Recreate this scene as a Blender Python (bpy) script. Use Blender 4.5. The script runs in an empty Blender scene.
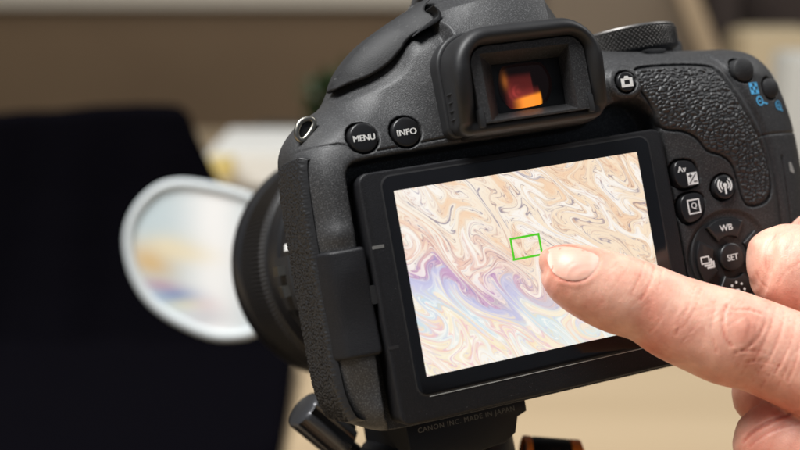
import bpy, bmesh, math, random
import numpy as np
from mathutils import Matrix, Vector

random.seed(4); RNG = np.random.default_rng(11)
S = bpy.context.scene
COL = S.collection

# ---------------------------------------------------------------- photographing camera, light, exposure
PITCH = math.radians(13.2); CAM_H = 0.27
cd = bpy.data.cameras.new('photo_camera'); cam = bpy.data.objects.new('photo_camera', cd); COL.objects.link(cam)
cam.location = (0, 0, CAM_H); cam.rotation_euler = (math.radians(90) - PITCH, 0, 0)
cd.sensor_width = 36; cd.lens = 54; cd.clip_start = 0.01; cd.clip_end = 50
cd.dof.use_dof = True; cd.dof.focus_distance = 0.281; cd.dof.aperture_fstop = 8.6
S.camera = cam
S.view_settings.view_transform = 'Standard'; S.view_settings.look = 'None'
S.view_settings.exposure = 0; S.view_settings.gamma = 1; S.view_settings.use_curve_mapping = False
w = bpy.data.worlds.new('World'); S.world = w; w.use_nodes = True
w.node_tree.nodes['Background'].inputs[0].default_value = (0.82, 0.92, 1.10, 1)
w.node_tree.nodes['Background'].inputs[1].default_value = 0.15

def area(name, loc, target, size, power, col=(1, 1, 1), sy=None):
    l = bpy.data.lights.new(name, 'AREA'); l.energy = power; l.color = col; l.size = size
    if sy: l.shape = 'RECTANGLE'; l.size_y = sy
    o = bpy.data.objects.new(name, l); COL.objects.link(o); o.location = loc
    o.rotation_euler = (Vector(target) - Vector(loc)).to_track_quat('-Z', 'Y').to_euler(); return o
area('softbox_lamp', (-0.42, 0.12, 1.15), (0.02, 0.28, 0.22), 0.6, 25, (1.0, 1.0, 0.99), 0.5)
area('window_lamp', (1.5, 0.9, 1.7), (0.3, 0.9, 0.0), 1.0, 17, (1.0, 0.98, 0.95))

# ---------------------------------------------------------------- frames of reference
# The pictured camera has a frame of its own in mm: x right, y up, z out of its back; origin = centre of its screen.
R = np.array([[0.927636, -0.17529821, 0.32979084], [0.15920062, 0.98436038, 0.07543079], [-0.33785592, -0.01746942, 0.9410357]])
T = np.array([31.663288692, -8.152355281, -280.0959290584])
C0 = -R.T @ T
MW = Matrix.Translation((0, 0, CAM_H)) @ Matrix.Rotation(math.radians(90) - PITCH, 4, 'X')
ML = MW @ Matrix([[*R[0], T[0] / 1000], [*R[1], T[1] / 1000], [*R[2], T[2] / 1000], [0, 0, 0, 1]])
def ray(u, v): return np.array([(u - 400) / 1200, -(v - 225) / 1200, -1.0])
def L(u, v, z=0.0):                     # a measured point of the photograph laid on the plane z (mm) of the device
    d = R.T @ ray(u, v); t = (z - C0[2]) / d[2]; p = C0 + t * d
    return float(p[0]), float(p[1])
def W(u, v, dep):                       # the same at a distance (m), in world space
    d = ray(u, v) * dep; return MW @ Vector(d)
def camloc(u, v, dep_mm): return R.T @ (ray(u, v) * dep_mm - T)
BASE = np.array([15.0, -34.0, -14.0])

# ---------------------------------------------------------------- object helpers
def link(o, parent=None):
    COL.objects.link(o)
    if parent is not None: o.parent = parent
    return o
def tag(o, label=None, cat=None, group=None, kind=None):
    for k, v in (('label', label), ('category', cat), ('group', group), ('kind', kind)):
        if v: o[k] = v
    return o
def empty(name, M): o = bpy.data.objects.new(name, None); COL.objects.link(o); o.matrix_world = M; o.empty_display_size = 0.02; return o
def mesh(name, V, F, mat, parent=None, smooth=True, mm=True, base=None, sharp=None):
    V = np.asarray(V, float)
    if mm: V = (V - (BASE if base is None else base)) * 0.001
    me = bpy.data.meshes.new(name); me.from_pydata(V.tolist(), [], [tuple(map(int, f)) for f in F] if not isinstance(F, np.ndarray) else F.tolist())
    me.update()
    if smooth: me.shade_smooth()
    if sharp: me.set_sharp_from_angle(angle=math.radians(sharp))
    me.materials.append(mat)
    return link(bpy.data.objects.new(name, me), parent)
def bmobj(name, bm, mat, parent=None, smooth=True, sharp=35, mm=True, base=None):
    bmesh.ops.recalc_face_normals(bm, faces=bm.faces)
    V = [v.co[:] for v in bm.verts]; bm.verts.index_update()
    F = [[v.index for v in f.verts] for f in bm.faces]; bm.free()
    return mesh(name, V, F, mat, parent, smooth, mm, base, sharp)

# ---------------------------------------------------------------- materials
def mat(name, col, rough=0.5, metal=0, spec=0.5, bump=None, bump2=None, coat=0, var=None, sss=0, sssr=None):
    m = bpy.data.materials.new(name); m.use_nodes = True; N = m.node_tree.nodes; K = m.node_tree.links
    b = N['Principled BSDF']; b.inputs['Base Color'].default_value = (*col, 1); b.inputs['Roughness'].default_value = rough
    b.inputs['Metallic'].default_value = metal; b.inputs['Specular IOR Level'].default_value = spec
    b.inputs['Coat Weight'].default_value = coat; b.inputs['Coat Roughness'].default_value = 0.08
    tc = N.new('ShaderNodeTexCoord')
    prev = None
    for bp in (bump, bump2):
        if bp:
            sc, st, dist, kind = bp
            if kind == 'noise':
                t = N.new('ShaderNodeTexNoise'); t.inputs['Scale'].default_value = sc; t.inputs['Detail'].default_value = 3; out = t.outputs[0]
            else:
                t = N.new('ShaderNodeTexVoronoi'); t.inputs['Scale'].default_value = sc; out = t.outputs[0]
            K.new(tc.outputs['Object'], t.inputs['Vector'])
            bn = N.new('ShaderNodeBump'); bn.inputs['Strength'].default_value = st; bn.inputs['Distance'].default_value = dist
            K.new(out, bn.inputs['Height'])
            if prev: K.new(prev.outputs[0], bn.inputs['Normal'])
            prev = bn
    if prev: K.new(prev.outputs[0], b.inputs['Normal'])
    if var:                                          # mottling of the colour: scale, second colour, amount
        t = N.new('ShaderNodeTexNoise'); t.inputs['Scale'].default_value = var[0]; t.inputs['Detail'].default_value = 5
        K.new(tc.outputs['Object'], t.inputs['Vector'])
        r = N.new('ShaderNodeValToRGB'); r.color_ramp.elements[0].position = var[2][0]; r.color_ramp.elements[1].position = var[2][1]
        r.color_ramp.elements[0].color = (*col, 1); r.color_ramp.elements[1].color = (*var[1], 1)
        K.new(t.outputs[0], r.inputs[0]); K.new(r.outputs[0], b.inputs['Base Color'])
    if sss:
        b.inputs['Subsurface Weight'].default_value = sss; b.inputs['Subsurface Radius'].default_value = (1, 0.35, 0.2)
        b.inputs['Subsurface Scale'].default_value = sssr
    return m
def addrough(m, sc, a, b_):
    N = m.node_tree.nodes; K = m.node_tree.links
    t = N.new('ShaderNodeTexNoise'); t.inputs['Scale'].default_value = sc; t.inputs['Detail'].default_value = 6
    tc = N.new('ShaderNodeTexCoord'); K.new(tc.outputs['Object'], t.inputs['Vector'])
    r = N.new('ShaderNodeMapRange'); r.inputs[1].default_value = 0.3; r.inputs[2].default_value = 0.7
    r.inputs[3].default_value = a; r.inputs[4].default_value = b_
    K.new(t.outputs[0], r.inputs[0]); K.new(r.outputs[0], N['Principled BSDF'].inputs['Roughness']); return m
M = {}
M['plastic'] = addrough(mat('satin_black_plastic', (0.027, 0.027, 0.028), 0.45, spec=0.38, bump=(4400, 0.8, 0.00011, 'noise'), var=(3000, (0.085, 0.085, 0.087), (0.50, 0.70))), 90, 0.40, 0.52)
M['panel'] = addrough(mat('panel_plastic', (0.010, 0.010, 0.0115), 0.5, spec=0.24, bump=(3800, 0.6, 0.0001, 'noise'), var=(3400, (0.016, 0.016, 0.018), (0.52, 0.7))), 70, 0.42, 0.55)
M['dark'] = mat('well_plastic', (0.010, 0.010, 0.011), 0.6)
M['pod'] = mat('smooth_cover_plastic', (0.018, 0.018, 0.019), 0.6, spec=0.35, bump=(3500, 0.6, 0.0001, 'noise'), var=(1200, (0.040, 0.040, 0.040), (0.6, 0.72)))
M['rubber'] = addrough(mat('black_rubber', (0.014, 0.014, 0.015), 0.5, spec=0.42, bump=(1900, 0.12, 0.0001, 'noise')), 60, 0.42, 0.56)
M['leather'] = mat('pebbled_grip_rubber', (0.026, 0.026, 0.027), 0.48, bump=(2400, 0.2, 0.0001, 'noise'))
M['button'] = mat('button_plastic', (0.012, 0.012, 0.013), 0.33, bump=(2600, 0.08, 0.0001, 'noise'))
M['print'] = mat('white_print', (0.80, 0.80, 0.78), 0.6)
M['blue'] = mat('blue_print', (0.10, 0.48, 0.85), 0.6)
M['greyprint'] = mat('grey_print', (0.35, 0.35, 0.33), 0.6)
M['lint_and_highlight'] = mat('lint_and_highlight', (0.14, 0.14, 0.135), 0.8)
M['dullprint'] = mat('dull_lettering', (0.13, 0.125, 0.11), 0.7)
M['glassblack'] = mat('black_screen_glass', (0.006, 0.006, 0.007), 0.12, spec=0.5)
M['steel'] = mat('bright_steel', (0.30, 0.285, 0.25), 0.34, metal=1)
M['dial'] = mat('dial_metal', (0.11, 0.105, 0.10), 0.34, metal=0.6)
M['sideleather'] = mat('side_grip_rubber', (0.016, 0.016, 0.017), 0.4, bump=(1700, 0.3, 0.00012, 'noise'))
M['dialrim'] = mat('dial_rim', (0.22, 0.21, 0.20), 0.4, metal=0.9)
M['lens'] = mat('lens_barrel', (0.012, 0.012, 0.013), 0.35, spec=0.4)
M['ring'] = mat('lens_rubber', (0.012, 0.011, 0.011), 0.5, spec=0.35)
M['tripod'] = mat('tripod_black', (0.008, 0.008, 0.009), 0.45, spec=0.3, bump=(900, 0.1, 0.0001, 'noise'))
M['orange'] = mat('orange_anodised', (1.0, 0.27, 0.035), 0.45)

# ---------------------------------------------------------------- numeric helpers
def chaikin(P, n=2, closed=True):
    P = np.asarray(P, float)
    for _ in range(n):
        Q = np.roll(P, -1, 0) if closed else P[1:]
        A = P if closed else P[:-1]
        N_ = np.empty((2 * len(A), P.shape[1])); N_[0::2] = 0.75 * A + 0.25 * Q; N_[1::2] = 0.25 * A + 0.75 * Q
        if not closed: N_ = np.vstack([P[:1], N_, P[-1:]])
        P = N_
    return P
def nearest(P, X, Y, closed=True):      # distance, sign (negative inside), nearest point
    P = np.asarray(P, float); A = P; Bq = np.roll(P, -1, 0)
    if not closed: A = P[:-1]; Bq = P[1:]
    best = np.full(X.shape, 1e18); nx = np.zeros_like(X); ny = np.zeros_like(X); ins = np.zeros(X.shape, bool)
    for (ax, ay), (bx, by) in zip(A, Bq):
        ex, ey = bx - ax, by - ay; l2 = ex * ex + ey * ey + 1e-12
        t = np.clip(((X - ax) * ex + (Y - ay) * ey) / l2, 0, 1); px = ax + t * ex; py = ay + t * ey
        d = (X - px) ** 2 + (Y - py) ** 2; k = d < best
        best = np.where(k, d, best); nx = np.where(k, px, nx); ny = np.where(k, py, ny)
        if closed:
            c = ((ay > Y) != (by > Y)); 
            if ey != 0: ins ^= c & (X < ex * (Y - ay) / ey + ax)
    d = np.sqrt(best)
    return (np.where(ins, -d, d) if closed else d), nx, ny
def sstep(a, b, x): t = np.clip((x - a) / (b - a), 0, 1); return t * t * (3 - 2 * t)
def rrect(x0, x1, y0, y1, r, n=6):
    out = []
    for cx, cy, a0 in ((x1 - r, y1 - r, 0), (x0 + r, y1 - r, 90), (x0 + r, y0 + r, 180), (x1 - r, y0 + r, 270)):
        for i in range(n + 1):
            a = math.radians(a0 + 90 * i / n); out.append((cx + r * math.cos(a), cy + r * math.sin(a)))
    return np.array(out)
def fftn(shape, cell, seed, p=None):    # smooth random field, wavelength about `cell` grid steps
    g = np.random.default_rng(seed).standard_normal(shape); f = np.fft.rfft2(g)
    ky = np.fft.fftfreq(shape[0])[:, None]; kx = np.fft.rfftfreq(shape[1])[None, :]; k = np.hypot(kx, ky)
    o = np.fft.irfft2(f * np.exp(-(k * cell) ** 2 * 2.2), s=shape); return o / (o.std() + 1e-12)
def samp(F, x, y):                      # bilinear, wrapped
    h, w_ = F.shape; x0 = np.floor(x).astype(int); y0 = np.floor(y).astype(int); fx = x - x0; fy = y - y0
    x1 = (x0 + 1) % w_; y1 = (y0 + 1) % h; x0 %= w_; y0 %= h
    return (F[y0, x0] * (1 - fx) + F[y0, x1] * fx) * (1 - fy) + (F[y1, x0] * (1 - fx) + F[y1, x1] * fx) * fy
class RBF:
    def __init__(s, P):
        P = np.asarray(P, float); s.c = P[:, :2]; n = len(P)
        r = np.linalg.norm(s.c[:, None] - s.c[None], axis=2); K = s.k(r) + np.eye(n) * 2.0
        A = np.zeros((n + 3, n + 3)); A[:n, :n] = K; A[:n, n] = 1; A[:n, n + 1:] = s.c; A[n, :n] = 1; A[n + 1:, :n] = s.c.T
        s.w = np.linalg.solve(A, np.r_[P[:, 2], 0, 0, 0])
    def k(s, r): return r * r * np.log(r + 1e-9)
    def __call__(s, X, Y):
        z = s.w[-3] + s.w[-2] * X + s.w[-1] * Y
        for (cx, cy), w_ in zip(s.c, s.w[:-3]): z = z + w_ * s.k(np.hypot(X - cx, Y - cy))
        return z
def field(name, poly, zf, cell, skirt, mt, parent, cap=True, base=None):
    """A relief z = zf(x, y, d) over a closed outline, its rim pulled exactly onto the outline, and a wall down to z = skirt."""
    poly = np.asarray(poly); x0, y0 = poly.min(0) - cell; x1, y1 = poly.max(0) + cell
    X, Y = np.meshgrid(np.arange(x0, x1 + cell, cell), np.arange(y0, y1 + cell, cell))
    d, nx, ny = nearest(poly, X, Y)
    inn = d < 0.45 * cell
    q = inn[:-1, :-1] & inn[1:, :-1] & inn[:-1, 1:] & inn[1:, 1:]
    cnt = np.zeros(X.shape, int)
    for a in (0, 1):
        for b in (0, 1): cnt[a:a + q.shape[0], b:b + q.shape[1]] += q
    rim = (cnt > 0) & (cnt < 4)
    X = np.where(rim, nx, X); Y = np.where(rim, ny, Y); d = np.where(rim, 0, d)
    Z = zf(X, Y, np.maximum(-d, 0))
    idx = -np.ones(X.shape, int); use = cnt > 0; idx[use] = np.arange(use.sum())
    V = np.c_[X[use], Y[use], Z[use]]
    j, i = np.nonzero(q)
    F = np.c_[idx[j, i], idx[j, i + 1], idx[j + 1, i + 1], idx[j + 1, i]]
    if skirt is not None:
        E = {}
        for f in F:
            for a, b in ((f[0], f[1]), (f[1], f[2]), (f[2], f[3]), (f[3], f[0])):
                if (b, a) in E: del E[(b, a)]
                else: E[(a, b)] = 1
        n = len(V); bv = sorted({a for e in E for a in e}); mp = {}; newV = [V]
        rows = 4; low = []
        for r_ in range(1, rows + 1):
            t = r_ / rows; B_ = V[bv].copy(); B_[:, 2] = B_[:, 2] * (1 - t) + skirt * t; newV.append(B_)
            mp[r_] = {v: n + (r_ - 1) * len(bv) + k for k, v in enumerate(bv)}
        mp[0] = {v: v for v in bv}
        SF = [(mp[r_ + 1][a], mp[r_ + 1][b], mp[r_][b], mp[r_][a]) for (a, b) in E for r_ in range(rows)]
        V = np.vstack(newV); F = [tuple(f) for f in F] + SF
        if cap:
            nxt = {b: a for (a, b) in E}; st = next(iter(nxt)); loop = [st]; c = nxt[st]
            while c != st and len(loop) < len(nxt) + 2: loop.append(c); c = nxt[c]
            F.append(tuple(mp[rows][v] for v in loop))
    else: F = F.tolist()
    return mesh(name, V, F, mt, parent, True, True, base)
def roundtop(dep, r):                   # profile of a rounded edge: 0 inside, -dep at the rim
    return lambda d: -dep * (1 - np.sqrt(np.clip(1 - ((r - np.minimum(d, r)) / r) ** 2, 0, 1)))
def prism(name, P, z0, z1, mt, parent, bev=0.3, base=None, z0f=None, seg=2):
    """Outline P between z0 and z1 with rounded front edge."""
    P = np.asarray(P, float); a = 0.5 * sum(P[i][0] * P[(i + 1) % len(P)][1] - P[(i + 1) % len(P)][0] * P[i][1] for i in range(len(P)))
    if a < 0: P = P[::-1]
    n = len(P); tn = np.roll(P, -1, 0) - np.roll(P, 1, 0); tn /= np.linalg.norm(tn, axis=1)[:, None] + 1e-9
    nrm = np.c_[tn[:, 1], -tn[:, 0]]
    rings = [(0, z0)] + [(bev * (1 - math.cos(k / seg * math.pi / 2)), z1 - bev * (1 - math.sin(k / seg * math.pi / 2))) for k in range(seg + 1)]
    V = []; F = []
    for ins, z in rings:
        Q = P - nrm * ins; V += [(x, y, z) for x, y in Q]
    for r_ in range(len(rings) - 1):
        for i in range(n): j = (i + 1) % n; F.append((r_ * n + i, r_ * n + j, (r_ + 1) * n + j, (r_ + 1) * n + i))
    F.append(tuple(range((len(rings) - 1) * n, len(rings) * n))); F.append(tuple(range(n - 1, -1, -1)))
    return mesh(name, V, F, mt, parent, True, True, base, 30)
def lathe(prof, n=48, c=(0, 0), axis='z', a0=0, a1=360):
    """prof = [(r, h)...]; returns verts, faces about the axis through c."""
    V = []; F = []; m = len(prof); full = a1 - a0 >= 360
    for i in range(n if full else n + 1):
        a = math.radians(a0 + (a1 - a0) * i / n)
        for r, h in prof:
            if axis == 'z': V.append((c[0] + r * math.cos(a), c[1] + r * math.sin(a), h))
            else: V.append((c[0] + r * math.cos(a), h, c[1] - r * math.sin(a)))
    for i in range(n):
        j = (i + 1) % n if full else i + 1
        for k in range(m - 1): F.append((i * m + k, j * m + k, j * m + k + 1, i * m + k + 1))
    return V, F
def flat(name, polys, z, mt, parent, base=None, th=0.05):
    """Thin printed marks: polygons (lists of xy) as tiny raised plates."""
    V = []; F = []
    zf = z if callable(z) else (lambda x, y: z)
    for P in polys:
        n = len(P); o = len(V)
        V += [(x, y, zf(x, y) + th) for x, y in P] + [(x, y, zf(x, y) - 0.03) for x, y in P]
        a = sum(P[i][0] * P[(i + 1) % n][1] - P[(i + 1) % n][0] * P[i][1] for i in range(n))
        top = list(range(o, o + n)); 
        F.append(top if a > 0 else top[::-1])
        for i in range(n): j = (i + 1) % n; F.append((o + i, o + n + i, o + n + j, o + j) if a > 0 else (o + j, o + n + j, o + n + i, o + i))
    return mesh(name, V, F, mt, parent, False, True, base)
def text(name, s, size, cx, cy, z, mt, parent, bold=0.02, sx=1.0, rot=0, base=None, zf=None, space=1.0, M3=None):
    cu = bpy.data.curves.new('lettering', 'FONT'); cu.body = s; cu.size = size; cu.align_x = 'CENTER'; cu.align_y = 'CENTER'
    cu.space_character = space; cu.resolution_u = 4
    o = bpy.data.objects.new('lettering_tmp', cu); COL.objects.link(o)
    me = bpy.data.meshes.new_from_object(o.evaluated_get(bpy.context.evaluated_depsgraph_get())); bpy.data.objects.remove(o)
    V = np.array([v.co[:] for v in me.vertices]); F = [list(p.vertices) for p in me.polygons]
    lo, hi = V.min(0), V.max(0); V -= (lo + hi) / 2; V[:, 0] *= sx
    c, s_ = math.cos(rot), math.sin(rot)
    x = V[:, 0] * c - V[:, 1] * s_ + cx; y = V[:, 0] * s_ + V[:, 1] * c + cy
    zz = (np.array([zf(a, b) for a, b in zip(x, y)]) if zf else np.zeros(len(x))) + z
    P = np.c_[x, y, zz]
    if M3 is not None: P = M3(np.c_[V[:, 0], V[:, 1]])
    bpy.data.meshes.remove(me)
    n_ = len(P); dl_ = bold * size * 0.9         # weight: three passes side by side, each a hair above the last
    P = np.vstack([P + (dx_, 0, dz_) for dx_, dz_ in ((-dl_, 0), (0, 0.012), (dl_, 0.024))]); F = [[q + k * n_ for q in f] for k in range(3) for f in F]
    return mesh(name, P, F, mt, parent, False, True, base)
def bar(P, Q, w_):                      # a flat stroke from P to Q
    P = np.array(P, float); Q = np.array(Q, float); t = (Q - P) / np.linalg.norm(Q - P); n = np.array([-t[1], t[0]]) * w_ / 2
    return [tuple(P - n), tuple(Q - n), tuple(Q + n), tuple(P + n)]
def arc(cx, cy, r, a0, a1, w_, n=10):
    A = [math.radians(a0 + (a1 - a0) * i / n) for i in range(n + 1)]
    return [(cx + (r + w_ / 2) * math.cos(a), cy + (r + w_ / 2) * math.sin(a)) for a in A] + [(cx + (r - w_ / 2) * math.cos(a), cy + (r - w_ / 2) * math.sin(a)) for a in A[::-1]]

# ================================================================ THE DIGITAL CAMERA
MB = ML @ Matrix.Translation(Vector(BASE * 0.001))
dev = empty('digital_camera', MB)
tag(dev, 'black digital camera seen from behind, its lit screen showing marbled soap film', 'camera')

# --- body shell
O = [(-50.5, -22), (-50.6, 0), (-50.6, 20), (-50.4, 31), (-49.6, 35.6), (-46.6, 39.6), (-41.5, 43.3), (-37.4, 44.9), (-35.0, 48.6), (-31.8, 53.2), (-26.2, 57.4),
     (-18.5, 61.2), (-10, 65.5), (-6, 74), (-4, 84), (14, 84), (19, 74), (24, 62), (28, 54.5), (34, 49.6), (45, 47.8), (60, 46.4), (72, 45.0), (79, 42.6), (84.0, 37.5), (86.6, 29), (87.4, 18),
     (87, 0), (85, -20), (79, -31), (66, -32.8), (30, -32.8), (-38, -32.8), (-44, -31.6), (-48.6, -27.6)]
O = chaikin(O, 2)
ctl = [(-50, 30, -5.5), (-50, 20, -4.6), (-50, 8, -4.4), (-50, -8, -4.4), (-50, -20, -4.6), (-49, -30, -5.5), (-45, 25, -2.6), (-45, 5, -2.0), (-45, -15, -2.2), (-44, -30, -3.0),
       (-42, 33, -3.4), (-35.6, 34.3, -3), (-25, 34, -3), (-38, 42, -8.0), (-30, 43, -7.5), (-47, 38, -8.5), (-24, 41, -5.0), (-22, 50, -6.5), (-19, 45, -3.5), (-17, 38, -2.2),
       (-15, 54, -4), (-12, 60, -8), (0, 60, -4), (0, 45, 0), (0, 33, -1.5), (14, 60, -4), (20, 50, -2.5), (26, 52, -8), (24, 40, -1.5), (32, 38, -0.8), (36, 46, -4), (30, 31, -2), (0, 20, -2.5), (0, -20, -2.5), (-30, 0, -2.5),
       (38, 20, -2.2), (38, -20, -2.2), (45, 44, -2.2), (60, 43, -2.5), (45, 33, 1.0), (52, 26, 2.2), (60, 34, 1.0), (62, 20, 2.0), (66, 8, 0.4), (70, 20, 0), (71, 38, -1.6), (76, 32, -3.0),
       (45, 14, -0.8), (45, 5, -1), (54, 9, -0.3), (53, -8, -1.0), (53, -25, -1.5), (72, 0, -1.6), (76, 15, -2.2), (70, -20, -2), (83, 20, -4.5), (82, 35, -5.5), (81, -5, -4.5), (81, -25, -5), (20, -32, -3), (60, -32, -3)]
rb = RBF(ctl)
patch = chaikin([(35.6, 40.6), (38.2, 41.9), (57.0, 40.1), (59.4, 38.0), (63.6, 27.5), (68.4, 16.4), (68.9, 6.8), (66.6, 3.4), (62.0, 2.9), (59.6, 4.2), (58.6, 10.6), (57.6, 14.6), (54.6, 17.2), (51.0, 18.4), (49.2, 21.8), (46.0, 24.4), (41.6, 25.3), (39.8, 27.0), (39.0, 31.4), (36.0, 36.6)], 2)
seam = chaikin([(-52, 33.9), (-43.6, 33.9), (-40.2, 33.6), (-38.6, 31.6), (-36.2, 30.75), (-26.9, 31.1), (-16.0, 31.5)], 2, False)
seam2 = chaikin([(66.2, 19.9), (70, 20.4), (80, 20.0), (86, 20)], 1, False)
zoneline = chaikin([(60.6, 42.2), (61.6, 38.6), (65.0, 30.0), (69.6, 20.4), (71.2, 8), (71, -8)], 2, False)
sidedoor = chaikin([(74.6, 14.2), (74.3, 0), (74.3, -20)], 1, False)
well = chaikin([(-41.6, -60), (-41.6, 24.6), (-40.6, 28.4), (-37, 29.4), (18, 29.6), (24.0, 30.2), (27.4, 33.6), (33, 34.4), (36.8, 33.2), (39.6, 28.5), (40.9, 23), (40.9, -60)], 2)
HOLES = [(-35.6, 34.3, 3.75), (-25.2, 34.2, 3.75), (32.2, 38.4, 2.75), (54.2, 9.1, 3.3), (66.5, 37.4, 3.35), (75.2, 32.0, 3.05)]
BTN_P = {}
BTN_P['av'] = chaikin([(41.2, 17.3), (45.6, 17.3), (47.6, 15.6), (48.2, 10.5), (41.2, 10.4)], 2)
BTN_P['q'] = chaikin([(41.3, 9.0), (48.3, 9.0), (48.2, 4.6), (45.6, 1.9), (41.6, 1.9)], 2)
HOL = chaikin([L(u, v, -6) for u, v in [(325, 103), (345, 97), (368, 91.5), (390, 84), (403, 75), (410, 62), (412, 44), (425, 31), (441, 22), (446, -5), (330, -20), (300, 60)]], 2)
BLK = chaikin([L(462, 95, 0), L(453, 34, 0), L(440, 6, 0), L(446, -30, 0), L(540, -40, 0), L(545, -10, 0), L(547, 30, 0), L(552, 90, 0)], 1)
def body_z(X, Y, d):
    left = sstep(-30, -46, X); right = sstep(62, 78, X); top = sstep(30, 40, Y)
    r_ = 3.5 + 2.6 * left * (1 - top) + 5.5 * top * (1 - right) + 7 * right; D_ = 6 + 1 * left * (1 - top) + 8 * top * (1 - right) + 3.0 * right
    z = rb(X, Y) - D_ * (1 - np.sqrt(np.clip(1 - ((r_ - np.minimum(d, r_)) / r_) ** 2, 0, 1)))
    # raised block behind the flash, flat face above the eyecup
    s = nearest(BLK, X, Y)[0]; z = z + 4.5 * sstep(1.2, -0.5, s) - 1.3 * np.clip(Y - 62.4 - 0.06 * X, 0, 30) * sstep(0.5, -0.5, s)
    s = nearest(HOL, X, Y)[0]; z = z - 1.9 * sstep(0.7, -2.6, s)
    # pedestal of the playback button and dish of the control pad
    rr = np.hypot(X - 32.2, Y - 38.4); z = z + 1.3 * sstep(5.0, 3.9, rr)
    rr = np.hypot(X - 53.4, Y + 8.4); z = z - 0.75 * sstep(12.2, 10.9, rr)
    # right of the screen the rim falls away to the well
    s, _, _ = nearest(well, X, Y); z = z * sstep(-0.5, 0.35, s) + (-9.5) * (1 - sstep(-0.5, 0.35, s)); z = z - 0.7 * np.exp(-np.clip(s, 0, 9) / 0.7) * (s > 0)
    # faint ridge bounding the leatherette zone, joints
    z = z - 0.55 * np.exp(-(nearest(seam, X, Y, False)[0] / 0.2) ** 2) - 0.5 * np.exp(-(nearest(seam2, X, Y, False)[0] / 0.2) ** 2) - 0.7 * np.exp(-(nearest(sidedoor, X, Y, False)[0] / 0.25) ** 2)
    sz = nearest(zoneline, X, Y, False); z = z - 0.9 * np.exp(-(sz[0] / 1.1) ** 2)
    s = nearest(patch, X, Y)[0]; z = z - 1.0 * sstep(0.55, 0.1, s)
    for (cx, cy, r2) in HOLES: z = z - 2.6 * sstep(r2 + 0.18, r2 - 0.1, np.hypot(X - cx, Y - cy))
    for P in BTN_P.values(): z = z - 2.2 * sstep(0.55, 0.3, nearest(P, X, Y)[0])
    # sculpted hollow under the hinge and grip hollow at the lower left
    z = z + 0.9 * np.exp(-(((X + 46.0) / 3.6) ** 2 + ((Y - 13.6) / 2.6) ** 2)) - 1.6 * np.exp(-(((X + 45.5) / 3.6) ** 2 + ((Y + 23) / 6.5) ** 2))
    return z
def surf(x, y): return float(rb(np.array([x]), np.array([y]))[0])
field('body_shell', O, body_z, 0.26, -27.0, M['plastic'], dev)

# --- leather patches
WARP = 0.22
def leather(shape, cell, seed, stretch=1.5, size=1.25, ang=0.5):
    """Pebbled relief 0..1: warped cells with creases between, longer across than down."""
    h, w_ = shape; yy, xx = np.mgrid[0:h, 0:w_] * cell
    wx = fftn(shape, 1.6 / cell, seed) * WARP; wy = fftn(shape, 1.6 / cell, seed + 1) * WARP
    xr = (xx + wx) * math.cos(ang) + (yy + wy) * math.sin(ang); yr = -(xx + wx) * math.sin(ang) + (yy + wy) * math.cos(ang)
    gx = xr / (size * stretch); gy = yr / size; ix = np.floor(gx).astype(int); iy = np.floor(gy).astype(int)
    f1 = np.full(shape, 9.0); f2 = np.full(shape, 9.0); tab = np.random.default_rng(seed + 5).random((64, 64, 3)); hc = np.zeros(shape)
    for a in (-1, 0, 1):
        for b in (-1, 0, 1):
            jx = (ix + a) % 64; jy = (iy + b) % 64; t = tab[jy, jx]
            d = np.hypot(ix + a + 0.1 + 0.8 * t[..., 0] - gx, iy + b + 0.1 + 0.8 * t[..., 1] - gy)
            k = d < f1; f2 = np.where(k, f1, np.minimum(f2, d)); hc = np.where(k, t[..., 2], hc); f1 = np.where(k, d, f1)
    e = f2 - f1
    return sstep(0.0, 0.55, e) * (0.7 + 0.3 * hc) + 0.05 * fftn(shape, 0.5 / cell, seed + 9)
c_ = 0.16; x0, y0 = patch.min(0) - 1; nx_ = int((patch[:, 0].max() + 1 - x0) / c_) + 2; ny_ = int((patch[:, 1].max() + 1 - y0) / c_) + 2
LP = leather((ny_, nx_), c_, 21, 1.75, 0.92, 0.10)
def patch_z(X, Y, d):
    g = samp(LP, (X - x0) / c_, (Y - y0) / c_)
    return rb(X, Y) - 0.25 + 0.46 * g * sstep(0.0, 1.0, d) - 1.0 * (1 - np.sqrt(np.clip(1 - ((1.0 - np.minimum(d, 1.0)) / 1.0) ** 2, 0, 1)))
field('thumb_grip', patch, patch_z, c_, -3.0, M['leather'], dev, cap=False)
# side grip: follows the left flank
fl = chaikin([(-48.6, 33.6), (-50.2, 31.5), (-50.9, 20), (-51.0, 0), (-51.0, -20), (-50.0, -25.5), (-48.0, -29.8)], 2, False)
seg = np.r_[0, np.cumsum(np.linalg.norm(np.diff(fl, axis=0), axis=1))]; nl = int(seg[-1] / 0.2); tt = np.linspace(0, seg[-1], nl)
fx = np.interp(tt, seg, fl[:, 0]); fy = np.interp(tt, seg, fl[:, 1]); tx = np.gradient(fx, tt); ty = np.gradient(fy, tt)
nd = 120; zs = np.linspace(-6.4, -28.0, nd); LS = leather((nl, nd), 0.2, 77, 1.25, 0.85, 0.2)
Vs = np.zeros((nl, nd, 3))
for j in range(nd):
    s = j / (nd - 1); e = min(s, 1 - s) * 24
    bul = 0.9 * math.sin(math.pi * s) ** 0.6 if 0 < s < 1 else 0
    off = bul - 1.3 * max(0, 1 - e / 1.6) ** 2 - 0.15 + 0.30 * LS[:, j] * min(1, e / 1.0)
    en = np.minimum(1, np.minimum(tt, tt[-1] - tt) / 1.8); off = off * en - (1 - en) * 2.6
    Vs[:, j, 0] = fx + ty * off; Vs[:, j, 1] = fy - tx * off; Vs[:, j, 2] = zs[j]
ix = np.arange(nl * nd).reshape(nl, nd)
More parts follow.
